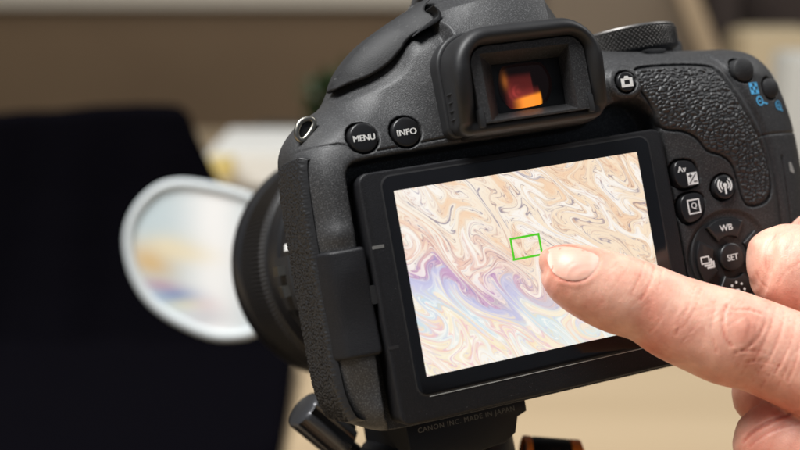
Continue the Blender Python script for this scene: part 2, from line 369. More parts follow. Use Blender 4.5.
mesh('side_grip', Vs.reshape(-1, 3), np.c_[ix[:-1, :-1].ravel(), ix[:-1, 1:].ravel(), ix[1:, 1:].ravel(), ix[1:, :-1].ravel()][:, ::-1], M['sideleather'], dev)

# --- body front part, hand grip and lens mount: hidden by the back, but there
def slab(P, k, dx=0, dy=0): c = P.mean(0); return (P - c) * k + c + (dx, dy)
def loft(name, rings, mt, parent, capa=True, capb=True, sharp=40, base=None):
    n = len(rings[0]); V = np.vstack(rings); F = []
    for r_ in range(len(rings) - 1):
        for i in range(n): j = (i + 1) % n; F.append((r_ * n + i, r_ * n + j, (r_ + 1) * n + j, (r_ + 1) * n + i))
    if capa: F.append(tuple(range(n - 1, -1, -1)))
    if capb: F.append(tuple(range((len(rings) - 1) * n, len(rings) * n)))
    bm = bmesh.new(); vs = [bm.verts.new(v) for v in V]
    for f in F: bm.faces.new([vs[i] for i in f])
    return bmobj(name, bm, mt, parent, True, sharp, True, base)
G = rrect(52, 83, -33, 41, 11, 6)
loft('hand_grip', [np.c_[slab(G, k), np.full(len(G), z)] for k, z in ((1, -24), (1, -45), (0.94, -56), (0.75, -62))], M['leather'], dev)
FB = rrect(-42, 52, -33, 44, 10, 6)
loft('front_shell', [np.c_[slab(FB, k), np.full(len(FB), z)] for k, z in ((1, -26), (0.97, -34), (0.85, -40))], M['plastic'], dev)

# --- flash side cover (the darker pod on the shoulder)
pod = chaikin([(-36.6, 47.6), (-35.8, 49.8), (-33.0, 53.6), (-27.4, 58.4), (-19.8, 62.3), (-12.0, 65.8), (-7, 68.0), L(429, 5, -5), L(437, 11, -5), L(439, 20, -5), L(425, 28.5, -5), L(412, 36, -5.5), L(402, 51, -6.5), L(388, 66, -7.5), L(368, 77, -8.5), L(354, 80.5, -10)], 2)
podsil = pod[(nearest(chaikin([(-36.6, 44.6), (-35.2, 49.3), (-33.0, 53.6), (-27.4, 58.4), (-19.8, 62.3), (-12.0, 65.8), (-6, 68.8)], 2, False), pod[:, 0], pod[:, 1], False)[0] < 0.3)]
podrb = RBF([(-36, 48, -10), (-33, 52, -8.5), (-27, 57, -7), (-18, 61, -5.6), (-9, 65, -5.0), (-29, 50.5, -7.5), (-24, 53.5, -6.0), (-20, 56, -5.0), (-14, 59.5, -4.2), (-28, 54, -7), (-20, 58.5, -5.0), (-11, 62, -4.2)])
def pod_z(X, Y, d):
    ds = nearest(chaikin([(-39.5, 44.5), (-37.6, 47), (-35.6, 49.5), (-33.0, 53.6), (-27.4, 58.4), (-19.8, 62.3), (-12.0, 65.8), (-5, 69.4)], 2, False), X, Y, False)[0]
    return podrb(X, Y) - 2.05 - 7.5 * (1 - np.sqrt(np.clip(1 - ((9 - np.minimum(ds, 9)) / 9) ** 2, 0, 1))) - 0.5 * (1 - np.sqrt(np.clip(1 - ((0.6 - np.minimum(d, .6)) / .6) ** 2, 0, 1)))
field('flash_side_cover', pod, pod_z, 0.3, -22, M['pod'], dev, cap=False)
slot = chaikin([L(412, 37, -5), L(425, 29.5, -5), L(438, 22, -5), L(441, 16, -5), L(437, 9, -5), L(430, 5, -5), L(437, 12, -5), L(437, 18, -5), L(428, 22, -5)], 1)
prism('flash_hinge_slot', slot, -9, -4.0, M['dark'], dev, 0.1)

# --- screen panel
pan = rrect(-39.6, 39.7, -31.0, 26.1, 2.6, 5)
lp = prism('screen_panel', pan, -6.8, 0, M['panel'], dev, 0.7, seg=3)
gl = rrect(-34.2, 35.3, -25.2, 24.6, 2.4, 5)
prism('screen_bezel_line', rrect(-34.55, 35.65, -25.55, 24.95, 2.6, 5), -0.5, 0.03, M['dark'], lp, 0.05)
prism('screen_glass', gl, -0.5, 0.10, M['glassblack'], lp, 0.08)
# glint along the bottom of the glass window, painted as a thin grey line
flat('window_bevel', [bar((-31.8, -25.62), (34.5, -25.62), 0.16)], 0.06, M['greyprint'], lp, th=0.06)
flat('panel_mark', [bar((-39.0, 9.4), (-36.2, 9.4), 0.75)], 0.0, M['lint_and_highlight'], lp)  # pale dash painted for a soft highlight on the panel edge
flat('panel_notch', [bar((-39.3, -13.2), (-36.9, -13.2), 0.8)], 0.0, M['dark'], lp)

# the picture on the screen: a soap film stirred into swirls, painted per vertex on the screen's own mesh
def picture(nx,ny):
    yy, xx = (np.mgrid[0:2 * ny, 0:2 * nx] + 0.5) / 2; n = (512, 768)
    dirx, diry = math.cos(0.80), math.sin(0.80)
    X = (xx * dirx + yy * diry) * 0.39 + 90; Y = (-xx * diry + yy * dirx) * 0.98 + 545; X0 = X.copy(); Y0 = Y.copy()
    def flow(cell, seed, amp, steps):
        nonlocal X, Y
        psi = fftn(n, cell, seed); gy, gx = np.gradient(psi); s = math.sqrt((gx ** 2 + gy ** 2).mean())
        for _ in range(steps):
            a = samp(gy, X, Y) / s; b = -samp(gx, X, Y) / s
            X = X + a * amp / steps; Y = Y + b * amp / steps
    # long streaks down to the right, curled by eddies of three sizes
    flow(60, 7, 30, 12); flow(26, 3, 13, 12); flow(12, 2, 4.2, 10)
    F = lambda cell, seed, a=1.0, b=1.0: samp(fftn(n, cell, seed), X * a, Y * b)
    rx = X; ry = Y
    ph = (ry / 427) * 5.0 + 0.9 * samp(fftn(n, 16, 8), rx * 0.35 + 300, ry)
    t2 = samp(fftn(n, 20, 12), rx * 0.6, ry)      # streaky field
    t3 = samp(fftn(n, 11, 13), rx * 0.5, ry)
    hue = samp(fftn(n, 34, 20), rx * 0.8, ry)
    u = xx / nx; v = yy / ny
    A = lambda *c: np.array(c, float); ed = lambda f, c, w_: np.exp(-((f - c) / w_) ** 2)
    col = A(251, 243, 230) + (A(250, 228, 200) - A(251, 243, 230)) * sstep(-0.2, 1.1, u + 0.25 * t2)[..., None]
    def mix(c, k):
        nonlocal col; col = col + (A(*c) - col) * np.clip(k, 0, 1)[..., None]
    band = v - (0.47 + 0.46 * u) + 0.03 * t2 + ((Y - Y0) * 0.42 + (X - X0) * 0.6) / 427
    fade = sstep(0.75, 0.2, u); top = sstep(0.10, -0.10, band)
    mix((252, 247, 240), sstep(0.3, 1.2, -t2) * 0.9)
    mix((244, 204, 170), sstep(0.75, 1.9, t2) * 0.6 * top); mix((238, 172, 150), ed(t3, 0.55, 0.28) * 0.55 * sstep(0.5, 0.1, u) * sstep(0.15, 0.35, v) * top); mix((150, 110, 136), ed(t3, 0.15, 0.055) * 0.65 * sstep(0.6, 0.1, u) * top * sstep(-0.4, 0.6, hue))
    gate = sstep(-0.6, 0.5, hue); g2 = sstep(-0.3, 0.7, -hue)
    mix((214, 150, 118), ed(t2, 0.75, 0.10) * 0.75 * gate * top); mix((140, 130, 148), ed(t2, -0.35, 0.075) * 0.8 * g2 * top)
    mix((200, 160, 150), ed(t3, 0.9, 0.10) * 0.5 * top); mix((150, 140, 160), ed(t3, -1.15, 0.07) * 0.5 * top * sstep(0.1, 0.6, u)); mix((226, 176, 146), ed(t3, -0.1, 0.06) * 0.35 * top)
    mix((128, 122, 145), ed(hue, 0.9, 0.05) * 0.6 * top); mix((176, 128, 104), ed(t2, 1.25, 0.08) * 0.55 * top * gate); mix((170, 150, 152), ed(t2, 0.2, 0.05) * 0.35 * top * sstep(0.0, 1.0, t3)); mix((196, 150, 128), ed(t3, 1.5, 0.12) * 0.6 * top)
    mix((243, 200, 180), ed(band, -0.16, 0.09) * 0.65 * fade * sstep(-0.8, 0.6, t3))
    mix((200, 158, 200), ed(band, -0.03, 0.05) * (0.15 + 0.85 * fade) * 0.85 * (0.35 + 0.65 * sstep(-0.6, 0.5, t3))); mix((160, 168, 216), ed(band, 0.05, 0.035) * (0.15 + 0.85 * fade) * 0.85)
    mix((150, 110, 160), ed(t3, 0.3, 0.12) * ed(band, -0.05, 0.12) * 0.5 * fade); mix((250, 232, 220), ed(t3, -0.6, 0.25) * ed(band, -0.03, 0.15) * 0.75)
    mix((140, 150, 200), ed(t2, 0.1, 0.08) * ed(band, 0.0, 0.16) * 0.45); mix((128, 96, 122), ed(t3, 0.95, 0.06) * 0.6 * ed(band, -0.12, 0.16) * fade); mix((124, 104, 120), ed(t2, 0.9, 0.05) * 0.5 * top * g2)
    low = sstep(0.04, 0.13, band); mix((216, 212, 238), sstep(0.0, 0.06, band) * sstep(0.30, 0.10, band) * fade * 0.8)
    mix((203, 228, 234), low * 0.85 * sstep(0.9, -0.5, t2 + 0.4 * t3) * sstep(0.42, 0.06, band)); mix((250, 240, 212), low * sstep(-0.2, 1.0, t2) * 0.8)
    mix((238, 188, 200), low * ed(t2, 0.75, 0.30) * 0.75 * sstep(0.08, 0.22, band)); mix((250, 222, 176), low * ed(t3, 0.9, 0.25) * 0.5); mix((255, 253, 246), low * ed(t3, -0.5, 0.3) * 0.8); mix((206, 196, 228), low * ed(t3, 0.35, 0.10) * 0.55)
    mix((250, 244, 232), low * sstep(0.2, 0.9, u) * 0.35)
    return col.reshape(ny, 2, nx, 2, 3).mean(axis=(1, 3))
def screen():
    nx, ny = 640, 427; yy, xx = np.mgrid[0:ny, 0:nx].astype(float); u = xx / nx; v = yy / ny; col = picture(nx, ny)
    c = np.clip(col / 255, 0, 1); lin = np.where(c <= 0.04045, c / 12.92, ((c + 0.055) / 1.055) ** 2.4) * 1.03
    hx, hy = 31.7, 21.15
    V = np.c_[(-hx + 2 * hx * u * nx / (nx - 1)).ravel(), (hy - 2 * hy * v * ny / (ny - 1)).ravel(), np.full(nx * ny, 0.17)]
    i = np.arange(nx * ny).reshape(ny, nx)
    F = np.c_[i[:-1, :-1].ravel(), i[1:, :-1].ravel(), i[1:, 1:].ravel(), i[:-1, 1:].ravel()]
    m = bpy.data.materials.new('lit_screen_picture'); m.use_nodes = True; N = m.node_tree.nodes; K = m.node_tree.links; b = N['Principled BSDF']
    b.inputs['Base Color'].default_value = (0.01, 0.01, 0.01, 1); b.inputs['Roughness'].default_value = 0.35; b.inputs['Specular IOR Level'].default_value = 0.2
    a = N.new('ShaderNodeVertexColor'); a.layer_name = 'picture'; K.new(a.outputs[0], b.inputs['Emission Color']); b.inputs['Emission Strength'].default_value = 0.97
    o = mesh('screen_picture', V, F, m, lp, False)
    at = o.data.color_attributes.new('picture', 'FLOAT_COLOR', 'POINT')
    at.data.foreach_set('color', np.c_[lin.reshape(-1, 3), np.ones(nx * ny)].ravel().astype(np.float32))
screen()
mg = bpy.data.materials.new('lit_green_line'); mg.use_nodes = True; b = mg.node_tree.nodes['Principled BSDF']
b.inputs['Base Color'].default_value = (0.02, 0.1, 0.01, 1); b.inputs['Emission Color'].default_value = (0.07, 0.56, 0.01, 1); b.inputs['Emission Strength'].default_value = 1
fc = [(-5.5, 5.9), (1.8, 5.8), (1.6, 1.0), (-5.6, 1.0)]
flat('focus_frame', [bar((fc[0][0] - .25, 5.85), (fc[1][0] + .25, 5.85), 0.5), bar((fc[3][0] - .25, 1.0), (fc[1][0] + .25, 1.0), 0.5), bar((-5.5, 5.6), (-5.5, 1.25), 0.5), bar((1.8, 5.6), (1.8, 1.25), 0.5)], 0.22, mg, lp)

# --- hinge cover
hp = rrect(-50.7, -40.3, -14.2, 10.2, 1.0, 3)
hrb = lambda X, Y: rb(X, Y) + 0.55
def hinge_z(X, Y, d): return hrb(X, Y) - 0.8 * (1 - np.sqrt(np.clip(1 - ((0.8 - np.minimum(d, .8)) / .8) ** 2, 0, 1))) - 3.4 * sstep(-46.5, -51.2, X) ** 2
field('hinge_cover', hp, hinge_z, 0.3, -12, M['panel'], dev, cap=False)
flat('hinge_catch', [rrect(-40.9, -39.6, -3.0, 1.2, 0.3, 2)], -1.6, M['dark'], dev, th=0.6)

# --- round buttons
def dome_button(cx, cy, r, h=1.0, dome=0.45, z=None, name='button', label=None, mt=None):
    z0 = surf(cx, cy) if z is None else z
    prof = [(r, z0 - 2.4), (r, z0 + h - 0.35), (r * 0.975, z0 + h - 0.12), (r * 0.92, z0 + h)]
    for k in range(1, 7): t = 1 - k / 6; prof.append((max(r * 0.92 * t, 0.001), z0 + h + dome * (1 - t * t)))
    V, F = lathe(prof, 44, (cx, cy))
    o = mesh(name, V, F, mt or M['button'], dev)
    if label: o['label'] = label
    return o, (lambda x, y: z0 + h + dome * (1 - min(1, ((x - cx) ** 2 + (y - cy) ** 2) / (r * 0.92) ** 2)) + 0.05)
o, zf = dome_button(-35.6, 34.3, 3.4, 0.55, 0.25, label='round button printed MENU'); text('lettering', 'MENU', 2.0, -35.6, 34.2, surf(-35.6, 34.3) + 0.84, M['print'], o, 0.03, 1.0, space=0.95)
o, zf = dome_button(-25.2, 34.2, 3.4, 0.55, 0.25, label='round button printed INFO'); text('lettering', 'INFO', 2.05, -25.2, 34.15, surf(-25.2, 34.2) + 0.84, M['print'], o, 0.03, 1.05)
o, zf = dome_button(32.2, 38.4, 2.45, 1.5, 0.08, label='round playback button')
def off(P, cx, cy, k=1.0): return [(cx + x * k, cy + y * k) for x, y in P]
flat('printed_symbol', [off([(-1.6, -1.25), (1.6, -1.25), (1.6, -0.62), (-1.6, -0.62)], 32.2, 38.3), off([(-1.6, -0.62), (-0.75, -0.62), (-0.75, 0.45), (-1.6, 0.45)], 32.2, 38.3), off([(0.75, -0.62), (1.6, -0.62), (1.6, 0.45), (0.75, 0.45)], 32.2, 38.3), off([(-1.6, 0.45), (1.6, 0.45), (1.6, 0.95), (0.7, 0.95), (0.4, 1.45), (-0.4, 1.45), (-0.7, 0.95), (-1.6, 0.95)], 32.2, 38.3)], zf, M['print'], o)
o, zf = dome_button(54.2, 9.1, 3.0, 1.1, 0.08, label='round wireless button')
flat('printed_symbol', [arc(54.2, 9.5, 1.95, -50, 50, 0.36), arc(54.2, 9.5, 1.95, 130, 230, 0.36), arc(54.2, 9.5, 1.2, -50, 50, 0.34), arc(54.2, 9.5, 1.2, 130, 230, 0.34), arc(54.2, 9.5, 0.28, 0, 359, 0.5, 12), bar((54.2, 9.3), (54.2, 7.3), 0.5)], zf, M['print'], o)
o, zf = dome_button(66.5, 37.4, 3.0, 1.9, 0.6, z=-1.6, label='larger grey zoom button', mt=M['pod'])
o, zf = dome_button(75.2, 32.0, 2.6, 2.0, 0.6, z=-4.0, label='smaller zoom button at the corner', mt=M['pod'])
# --- shaped buttons
def shaped(key, h, label):
    P = BTN_P[key]; c = P.mean(0); z0 = surf(*c)
    o = prism('button', P, z0 - 2, z0 + h, M['button'], dev, 0.35, seg=3); o['label'] = label; return o, z0 + h
o, z = shaped('av', 0.8, 'button printed Av with exposure symbol'); text('lettering', 'Av', 2.2, 43.4, 15.2, z + 0.06, M['print'], o, 0.02)
flat('printed_symbol', [off([(-1.45, -1.5), (1.45, -1.5), (1.45, 1.5), (-1.45, 1.5)], 46.0, 12.5)], z, M['print'], o)
flat('printed_sign', [bar((44.9, 11.3), (47.1, 13.7), 0.22), bar((44.9, 13.25), (46.0, 13.25), 0.28), bar((45.45, 12.7), (45.45, 13.8), 0.28), bar((46.2, 11.7), (47.2, 11.7), 0.28)], z + 0.05, M['dark'], o)
o, z = shaped('q', 0.8, 'button printed Q in a square'); text('lettering', 'Q', 2.05, 45.1, 5.75, z + 0.06, M['print'], o, 0.02)
q0 = rrect(45.1 - 1.75, 45.1 + 1.75, 5.7 - 1.75, 5.7 + 1.75, 0.45, 2)
flat('printed_symbol', [bar((43.35, 7.3), (46.85, 7.3), 0.36), bar((43.35, 4.0), (46.85, 4.0), 0.36), bar((43.5, 4.1), (43.5, 7.2), 0.36), bar((46.7, 4.1), (46.7, 7.2), 0.36)], z, M['print'], o)
# --- control pad
CX, CY = 53.4, -8.4; zc = surf(CX, CY) - 0.75
V, F = lathe([(10.9, zc - 1), (10.9, zc + 0.02), (10.4, zc + 0.12), (0.01, zc + 0.12)], 64, (CX, CY)); mesh('pad_base', V, F, M['dark'], dev)
def sector(a0, a1, r0, r1, n=14):
    A = np.radians(np.linspace(a0, a1, n)); P = [(CX + r1 * math.cos(a), CY + r1 * math.sin(a)) for a in A] + [(CX + r0 * math.cos(a), CY + r0 * math.sin(a)) for a in A[::-1]]
    return np.array(P)
for nm, a0, a1 in (('white balance key of the pad', 56, 124), ('drive mode key of the pad', 146, 214), ('lower key of the pad with dotted symbol', 236, 304), ('right key of the pad', -34, 34)):
    o = prism('pad_key', sector(a0, a1, 5.2, 9.9), zc, zc + 1.25, M['button'], dev, 0.45, seg=3); o['label'] = nm; zt = zc + 1.3
    if a0 == 56: text('lettering', 'WB', 2.3, 53.3, -0.95, zt, M['print'], o, 0.025)
    if a0 == 146:
        x, y = 46.0, -8.2; flat('printed_symbol', [bar((x - 1.6, y + 1.1), (x + 0.9, y + 1.1), .34), bar((x - 1.6, y - 0.5), (x + 0.9, y - 0.5), .34), bar((x - 1.45, y - 0.4), (x - 1.45, y + 1.0), .34), bar((x + 0.75, y - 0.4), (x + 0.75, y + 1.0), .34), bar((x - 0.8, y - 1.05), (x + 1.4, y - 1.05), .5), bar((x + 1.3, y - 1.2), (x + 1.3, y + 0.5), .5), bar((x - 0.1, y - 1.65), (x + 2.0, y - 1.65), .5), bar((x + 1.9, y - 1.8), (x + 1.9, y - 0.2), .5)], zc + 1.25, M['print'], o)
    if a0 == 236:
        flat('printed_symbol', [arc(CX + 2.0 * math.cos(t), CY - 8.4 + 2.0 * math.sin(t), 0.16, 0, 359, 0.32, 10) for t in np.radians(np.arange(0, 360, 45))] + [bar((CX - .5, CY - 8.4), (CX + .5, CY - 8.4), .7)], zc + 1.25, M['print'], o)
V, F = lathe([(3.5, zc), (3.5, zc + 1.3), (3.35, zc + 1.6), (3.0, zc + 1.7), (0.01, zc + 1.62)], 44, (CX, CY)); o = mesh('button', V, F, M['button'], dev); o['label'] = 'round SET button in the middle of the pad'
text('lettering', 'SET', 2.2, CX, CY - 0.05, zc + 1.76, M['print'], o, 0.025, 0.95)
# --- blue printed marks by the zoom buttons
def bz(x, y): X_, Y_ = np.array([x]), np.array([y]); return float(body_z(X_, Y_, np.maximum(-nearest(O, X_, Y_)[0], 0))[0]) + 0.12
cx, cy = L(751.5, 89, -1.2); q_ = 0.86; ch = []
for a in range(3):
    for b_ in range(3):
        if (a + b_) % 2 == 0: ch.append(off([(-.5, -.5), (.5, -.5), (.5, .5), (-.5, .5)], cx + (a - 1) * q_, cy + (b_ - 1) * q_, q_))
ch += [bar((cx - 1.5, cy + 1.42), (cx + 1.5, cy + 1.42), .2), bar((cx - 1.5, cy - 1.42), (cx + 1.5, cy - 1.42), .2), bar((cx - 1.42, cy - 1.35), (cx - 1.42, cy + 1.35), .2), bar((cx + 1.42, cy - 1.35), (cx + 1.42, cy + 1.35), .2)]
flat('blue_symbol', ch, bz, M['blue'], dev)
cx, cy = L(757.5, 101.5, -1.2)
flat('blue_symbol', [arc(cx, cy, 1.15, 0, 359, .38, 20), bar((cx - .6, cy), (cx + .6, cy), .32), bar((cx + 1.0, cy - .5), (cx + 2.9, cy - .9), .45)], bz, M['blue'], dev)
cx, cy = L(777.5, 105.5, -3.5)
flat('blue_symbol', [arc(cx, cy, 1.15, 0, 359, .38, 20), bar((cx - .6, cy), (cx + .6, cy), .3), bar((cx, cy - .6), (cx, cy + .6), .3), bar((cx + .6, cy - .9), (cx + 1.3, cy - 1.6), .45)], bz, M['blue'], dev)
P = [L(785, 163, -4), L(788, 163, -4), L(792, 172, -4), L(791, 174, -4), L(786, 172, -4)]
flat('speaker_mark', [P], bz, M['greyprint'], dev)

# --- specks of dust on the back
dg = np.random.default_rng(8); DV = []; DF = []
for _ in range(170):
    x, y = dg.uniform(-48, 80), dg.uniform(-28, 44)
    if -41 < x < 41 and y < 29: continue
    r = dg.uniform(0.04, 0.09); z = bz(x, y) - 0.10; o_ = len(DV); a0 = dg.uniform(0, 6)
    DV += [(x + r * math.cos(a0 + k * 2.09), y + r * math.sin(a0 + k * 2.09), z) for k in range(3)] + [(x, y, z + r)]; DF += [(o_, o_ + 1, o_ + 3), (o_ + 1, o_ + 2, o_ + 3), (o_ + 2, o_, o_ + 3)]
for _ in range(70):
    x, y = (dg.uniform(-39, 39), dg.uniform(-30.6, -25.8)) if dg.random() < .5 else (dg.uniform(-39.3, -34.5), dg.uniform(-30, 25))
    r = dg.uniform(0.03, 0.07); o_ = len(DV); DV += [(x - r, y, 0.0), (x + r, y - r * .3, 0.0), (x, y + r, 0.0), (x, y, r)]; DF += [(o_, o_ + 1, o_ + 3), (o_ + 1, o_ + 2, o_ + 3), (o_ + 2, o_, o_ + 3)]
o = mesh('dust', DV, DF, M['lint_and_highlight'], dev, False); o['kind'] = 'stuff'

# --- eyepiece
def rr(x0, x1, y0, y1, rt, rb_, n=10):
    out = []
    for cx, cy, a0, r in ((x1 - rt, y1 - rt, 0, rt), (x0 + rt, y1 - rt, 90, rt), (x0 + rb_, y0 + rb_, 180, rb_), (x1 - rb_, y0 + rb_, 270, rb_)):
        for i in range(n + 1): a = math.radians(a0 + 90 * i / n); out.append((cx + r * math.cos(a), cy + r * math.sin(a)))
    return np.array(out)
def eyering(x0, x1, y0, y1, rt, rb_, z, zlow):     # z along the top and sides, zlow along the bottom bar
    P = rr(x0, x1, y0, y1, rt, rb_)
    zz = zlow + (z - zlow) * sstep(y0 + 1.0, y0 + 4.2, P[:, 1]); return np.c_[P, zz]
rings = [eyering(-16.6, 22.4, 30.6, 54.6, 8, 2.5, -4, -4), eyering(-16.9, 22.2, 30.6, 54.6, 8, 2.5, 1.4, 1.2), eyering(-16.6, 22.0, 30.8, 54.3, 8, 2.5, 1.9, 1.6), eyering(-16.1, 21.6, 31.0, 53.9, 8, 2.5, 1.9, 1.7),
         eyering(-16.9, 21.0, 30.6, 53.9, 9, 2.8, 5, 4), eyering(-17.6, 20.3, 30.2, 53.8, 9.6, 3, 10, 7), eyering(-18.1, 19.4, 30.0, 53.4, 9.8, 3, 13, 9.6),
         eyering(-18.0, 18.8, 30.0, 52.9, 9.6, 2.8, 14.4, 10.8), eyering(-17.3, 18.1, 30.4, 52.2, 8.8, 2.4, 15.2, 11.5), eyering(-16.0, 17.2, 31.0, 51.1, 7.4, 2.0, 15.5, 11.8), eyering(-14.8, 16.4, 31.6, 50.1, 5.6, 1.5, 15.0, 11.8),
         eyering(-14.0, 15.7, 31.9, 49.5, 4.4, 1.2, 14.0, 11.6), eyering(-13.7, 15.4, 32.1, 49.3, 4.0, 1.2, 12.4, 11.0), eyering(-13.6, 15.3, 32.2, 49.2, 4.0, 1.2, 6, 5)]
ec = loft('eyecup', rings, M['rubber'], dev, False, False, 80)
for k in range(4):                                   # grip ridges on its left cheek
    y = 40.0 - k * 1.9; V, F = lathe([(0.01, -2.3), (0.3, -1.9), (0.42, 0), (0.3, 1.9), (0.01, 2.1)], 8)
    V = [(-17.25 + v[0] * 1.0, y + v[1] * 0.8, 8.2 + v[2] * 1.1) for v in V]
    mesh('ridge', V, F, M['rubber'], ec)
# inner frame with funnel
def quad(P, z):                                    # four corners (tl, tr, br, bl in the photograph) as a ring matching rr()
    c = [L(u, v, z) for u, v in P]; tl, tr, br, bl = c; out = []
    for q in (tr, tl, bl, br): out += [q] * 11
    a = np.array(out, float); jit = np.zeros_like(a)
    m_ = a.mean(0)
    for i in range(4):
        for k in range(11): t = (k - 5) / 5 * 0.12; th = math.radians(45 + 90 * i + 90 * t); jit[i * 11 + k] = (0.25 * math.cos(th), 0.25 * math.sin(th))
    return np.c_[a + jit, np.full(44, z)]
fr = [np.c_[rr(-13.4, 15.2, 31.9, 49.1, 4.0, 1.0), np.full(44, 4.0)], np.c_[rr(-13.3, 15.1, 32.0, 49.0, 4.0, 1.0), np.full(44, 12.9)], quad([(480, 54.7), (567.5, 44.4), (577, 107.5), (492.5, 120)], 13.0),
      quad([(491.7, 65.8), (557.8, 57.5), (564.7, 103.3), (499.4, 113)], 7.6), quad([(491.9, 66), (557.6, 57.7), (564.5, 103.1), (499.6, 112.8)], 6.5)]
loft('eyepiece_frame', fr, M['plastic'], dev, False, False, 25)
WZ = 6.9
win = chaikin([L(u, v, WZ) for u, v in [(501, 67), (507, 65), (536, 61.5), (542, 63), (549, 72), (552.5, 84), (550, 96), (545, 104), (516, 109.5), (509, 108.5), (501, 98), (498, 86), (498.5, 75)]], 2)
prism('eyepiece_surround', np.array([L(u, v, WZ - .3) for u, v in [(490, 65), (559, 56), (566, 105), (498, 115)]]), WZ - 1.5, WZ - 0.1, M['dark'], dev, 0.05)
def finder_mat():  # red and orange eyepiece reflections, painted in as glowing vertex colour
    m = bpy.data.materials.new('painted_finder_reflection'); m.use_nodes = True; N = m.node_tree.nodes; K = m.node_tree.links; b = N['Principled BSDF']
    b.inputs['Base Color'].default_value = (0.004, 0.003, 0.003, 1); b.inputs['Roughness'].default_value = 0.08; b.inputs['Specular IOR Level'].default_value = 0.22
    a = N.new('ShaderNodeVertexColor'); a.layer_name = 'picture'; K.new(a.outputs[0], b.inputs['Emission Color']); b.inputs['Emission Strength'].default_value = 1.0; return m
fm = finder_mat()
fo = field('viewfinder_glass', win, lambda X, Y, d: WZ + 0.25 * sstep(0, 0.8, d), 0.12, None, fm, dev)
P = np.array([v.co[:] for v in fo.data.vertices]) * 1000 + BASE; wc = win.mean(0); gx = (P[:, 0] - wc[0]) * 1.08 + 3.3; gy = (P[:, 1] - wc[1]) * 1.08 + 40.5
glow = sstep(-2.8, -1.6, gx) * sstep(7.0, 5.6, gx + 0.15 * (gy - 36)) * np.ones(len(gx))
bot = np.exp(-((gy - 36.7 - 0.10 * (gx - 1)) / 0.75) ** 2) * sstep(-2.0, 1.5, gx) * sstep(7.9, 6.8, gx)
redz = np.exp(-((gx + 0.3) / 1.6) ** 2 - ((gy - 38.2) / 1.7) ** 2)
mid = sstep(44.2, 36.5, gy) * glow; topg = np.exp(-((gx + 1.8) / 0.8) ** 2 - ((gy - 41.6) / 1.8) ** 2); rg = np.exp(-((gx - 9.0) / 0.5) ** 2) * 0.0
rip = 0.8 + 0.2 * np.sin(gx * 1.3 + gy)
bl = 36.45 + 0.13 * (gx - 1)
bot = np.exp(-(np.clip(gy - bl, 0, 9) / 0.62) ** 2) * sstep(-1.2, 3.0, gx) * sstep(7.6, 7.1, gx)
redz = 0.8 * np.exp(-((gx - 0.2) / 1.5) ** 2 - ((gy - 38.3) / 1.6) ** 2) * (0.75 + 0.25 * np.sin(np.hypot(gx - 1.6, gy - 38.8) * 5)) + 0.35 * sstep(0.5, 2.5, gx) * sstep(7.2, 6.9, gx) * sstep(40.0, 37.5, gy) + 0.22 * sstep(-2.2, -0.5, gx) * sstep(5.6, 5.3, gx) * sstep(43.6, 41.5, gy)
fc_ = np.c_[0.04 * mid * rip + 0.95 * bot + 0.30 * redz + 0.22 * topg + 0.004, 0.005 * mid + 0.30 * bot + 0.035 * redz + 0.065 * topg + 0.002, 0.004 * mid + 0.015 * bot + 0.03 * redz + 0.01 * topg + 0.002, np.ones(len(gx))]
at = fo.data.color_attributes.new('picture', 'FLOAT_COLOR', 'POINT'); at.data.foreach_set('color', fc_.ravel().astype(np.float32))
# lower clip of the frame, its two end notches
prism('eyepiece_clip', rrect(-13.4, 16.4, 29.9, 32.6, 0.8, 2), 0, 8.4, M['rubber'], dev, 0.8, seg=3)
for x in (-13.6, 13.9):
    prism('clip_notch', rrect(x, x + 1.2, 31.2, 35.2, 0.2, 2), 7, 13.3, M['dark'], dev, 0.1)

# --- mode dial on the top deck
DC = (47.9, -21.5); DR = 12.2; y0_, y1_ = 47.6, 53.2
def knurl(r0, ya, yb, n, rows, amp, nu, nv, c):
    V = []; F = []
    for i in range(n):
        a = 2 * math.pi * i / n
        for j in range(rows + 1):
            y = ya + (yb - ya) * j / rows; p = i / n * nu; q = j / rows * nv
            s1 = abs(((p + q) % 1) - 0.5) * 2; s2 = abs(((p - q) % 1) - 0.5) * 2
            e = min(1, j / 2, (rows - j) / 2); r = r0 + amp * (min(s1, s2) ** 1.0) * 1.7 * e
            V.append((c[0] + r * math.cos(a), y, c[1] - r * math.sin(a)))
    for i in range(n):
        j2 = (i + 1) % n
        for j in range(rows): F.append((i * (rows + 1) + j, j2 * (rows + 1) + j, j2 * (rows + 1) + j + 1, i * (rows + 1) + j + 1))
    return V, F
V, F = knurl(DR, y0_, y1_, 960, 44, 0.62, 66, 4.6, DC); dl = mesh('mode_dial', V, F, M['dial'], dev)
V, F = lathe([(DR + 0.5, y1_ - 0.1), (DR + 0.55, y1_ + 0.25), (DR + 0.1, y1_ + 0.6), (DR - 1.6, y1_ + 0.75), (DR - 2, y1_ + 0.4), (0.01, y1_ + 0.4)], 90, DC, 'y'); mesh('dial_rim', V, F, M['dialrim'], dl)
V, F = lathe([(DR - 1, y0_ - 4), (DR - 1, y0_ - 0.5), (DR + 0.2, y0_ + 0.1), (DR - 0.5, y0_ + 0.3)], 64, DC, 'y'); mesh('dial_collar', V, F, M['dark'], dl)
prism('dial_notch', np.array([(a, b) for a, b in chaikin([L(640, 50.5, -9), L(664, 49.5, -9), L(661, 54, -9), L(652, 56.5, -9), L(643, 54.5, -9)], 2)]), -14, -7.2, M['dark'], dev, 0.1)
V, F = lathe([(5.2, 44), (5.2, 50.2), (4.6, 51.0), (0.01, 51.2)], 40, (64.0, -30), 'y'); mesh('power_switch', V, F, M['pod'], dev)

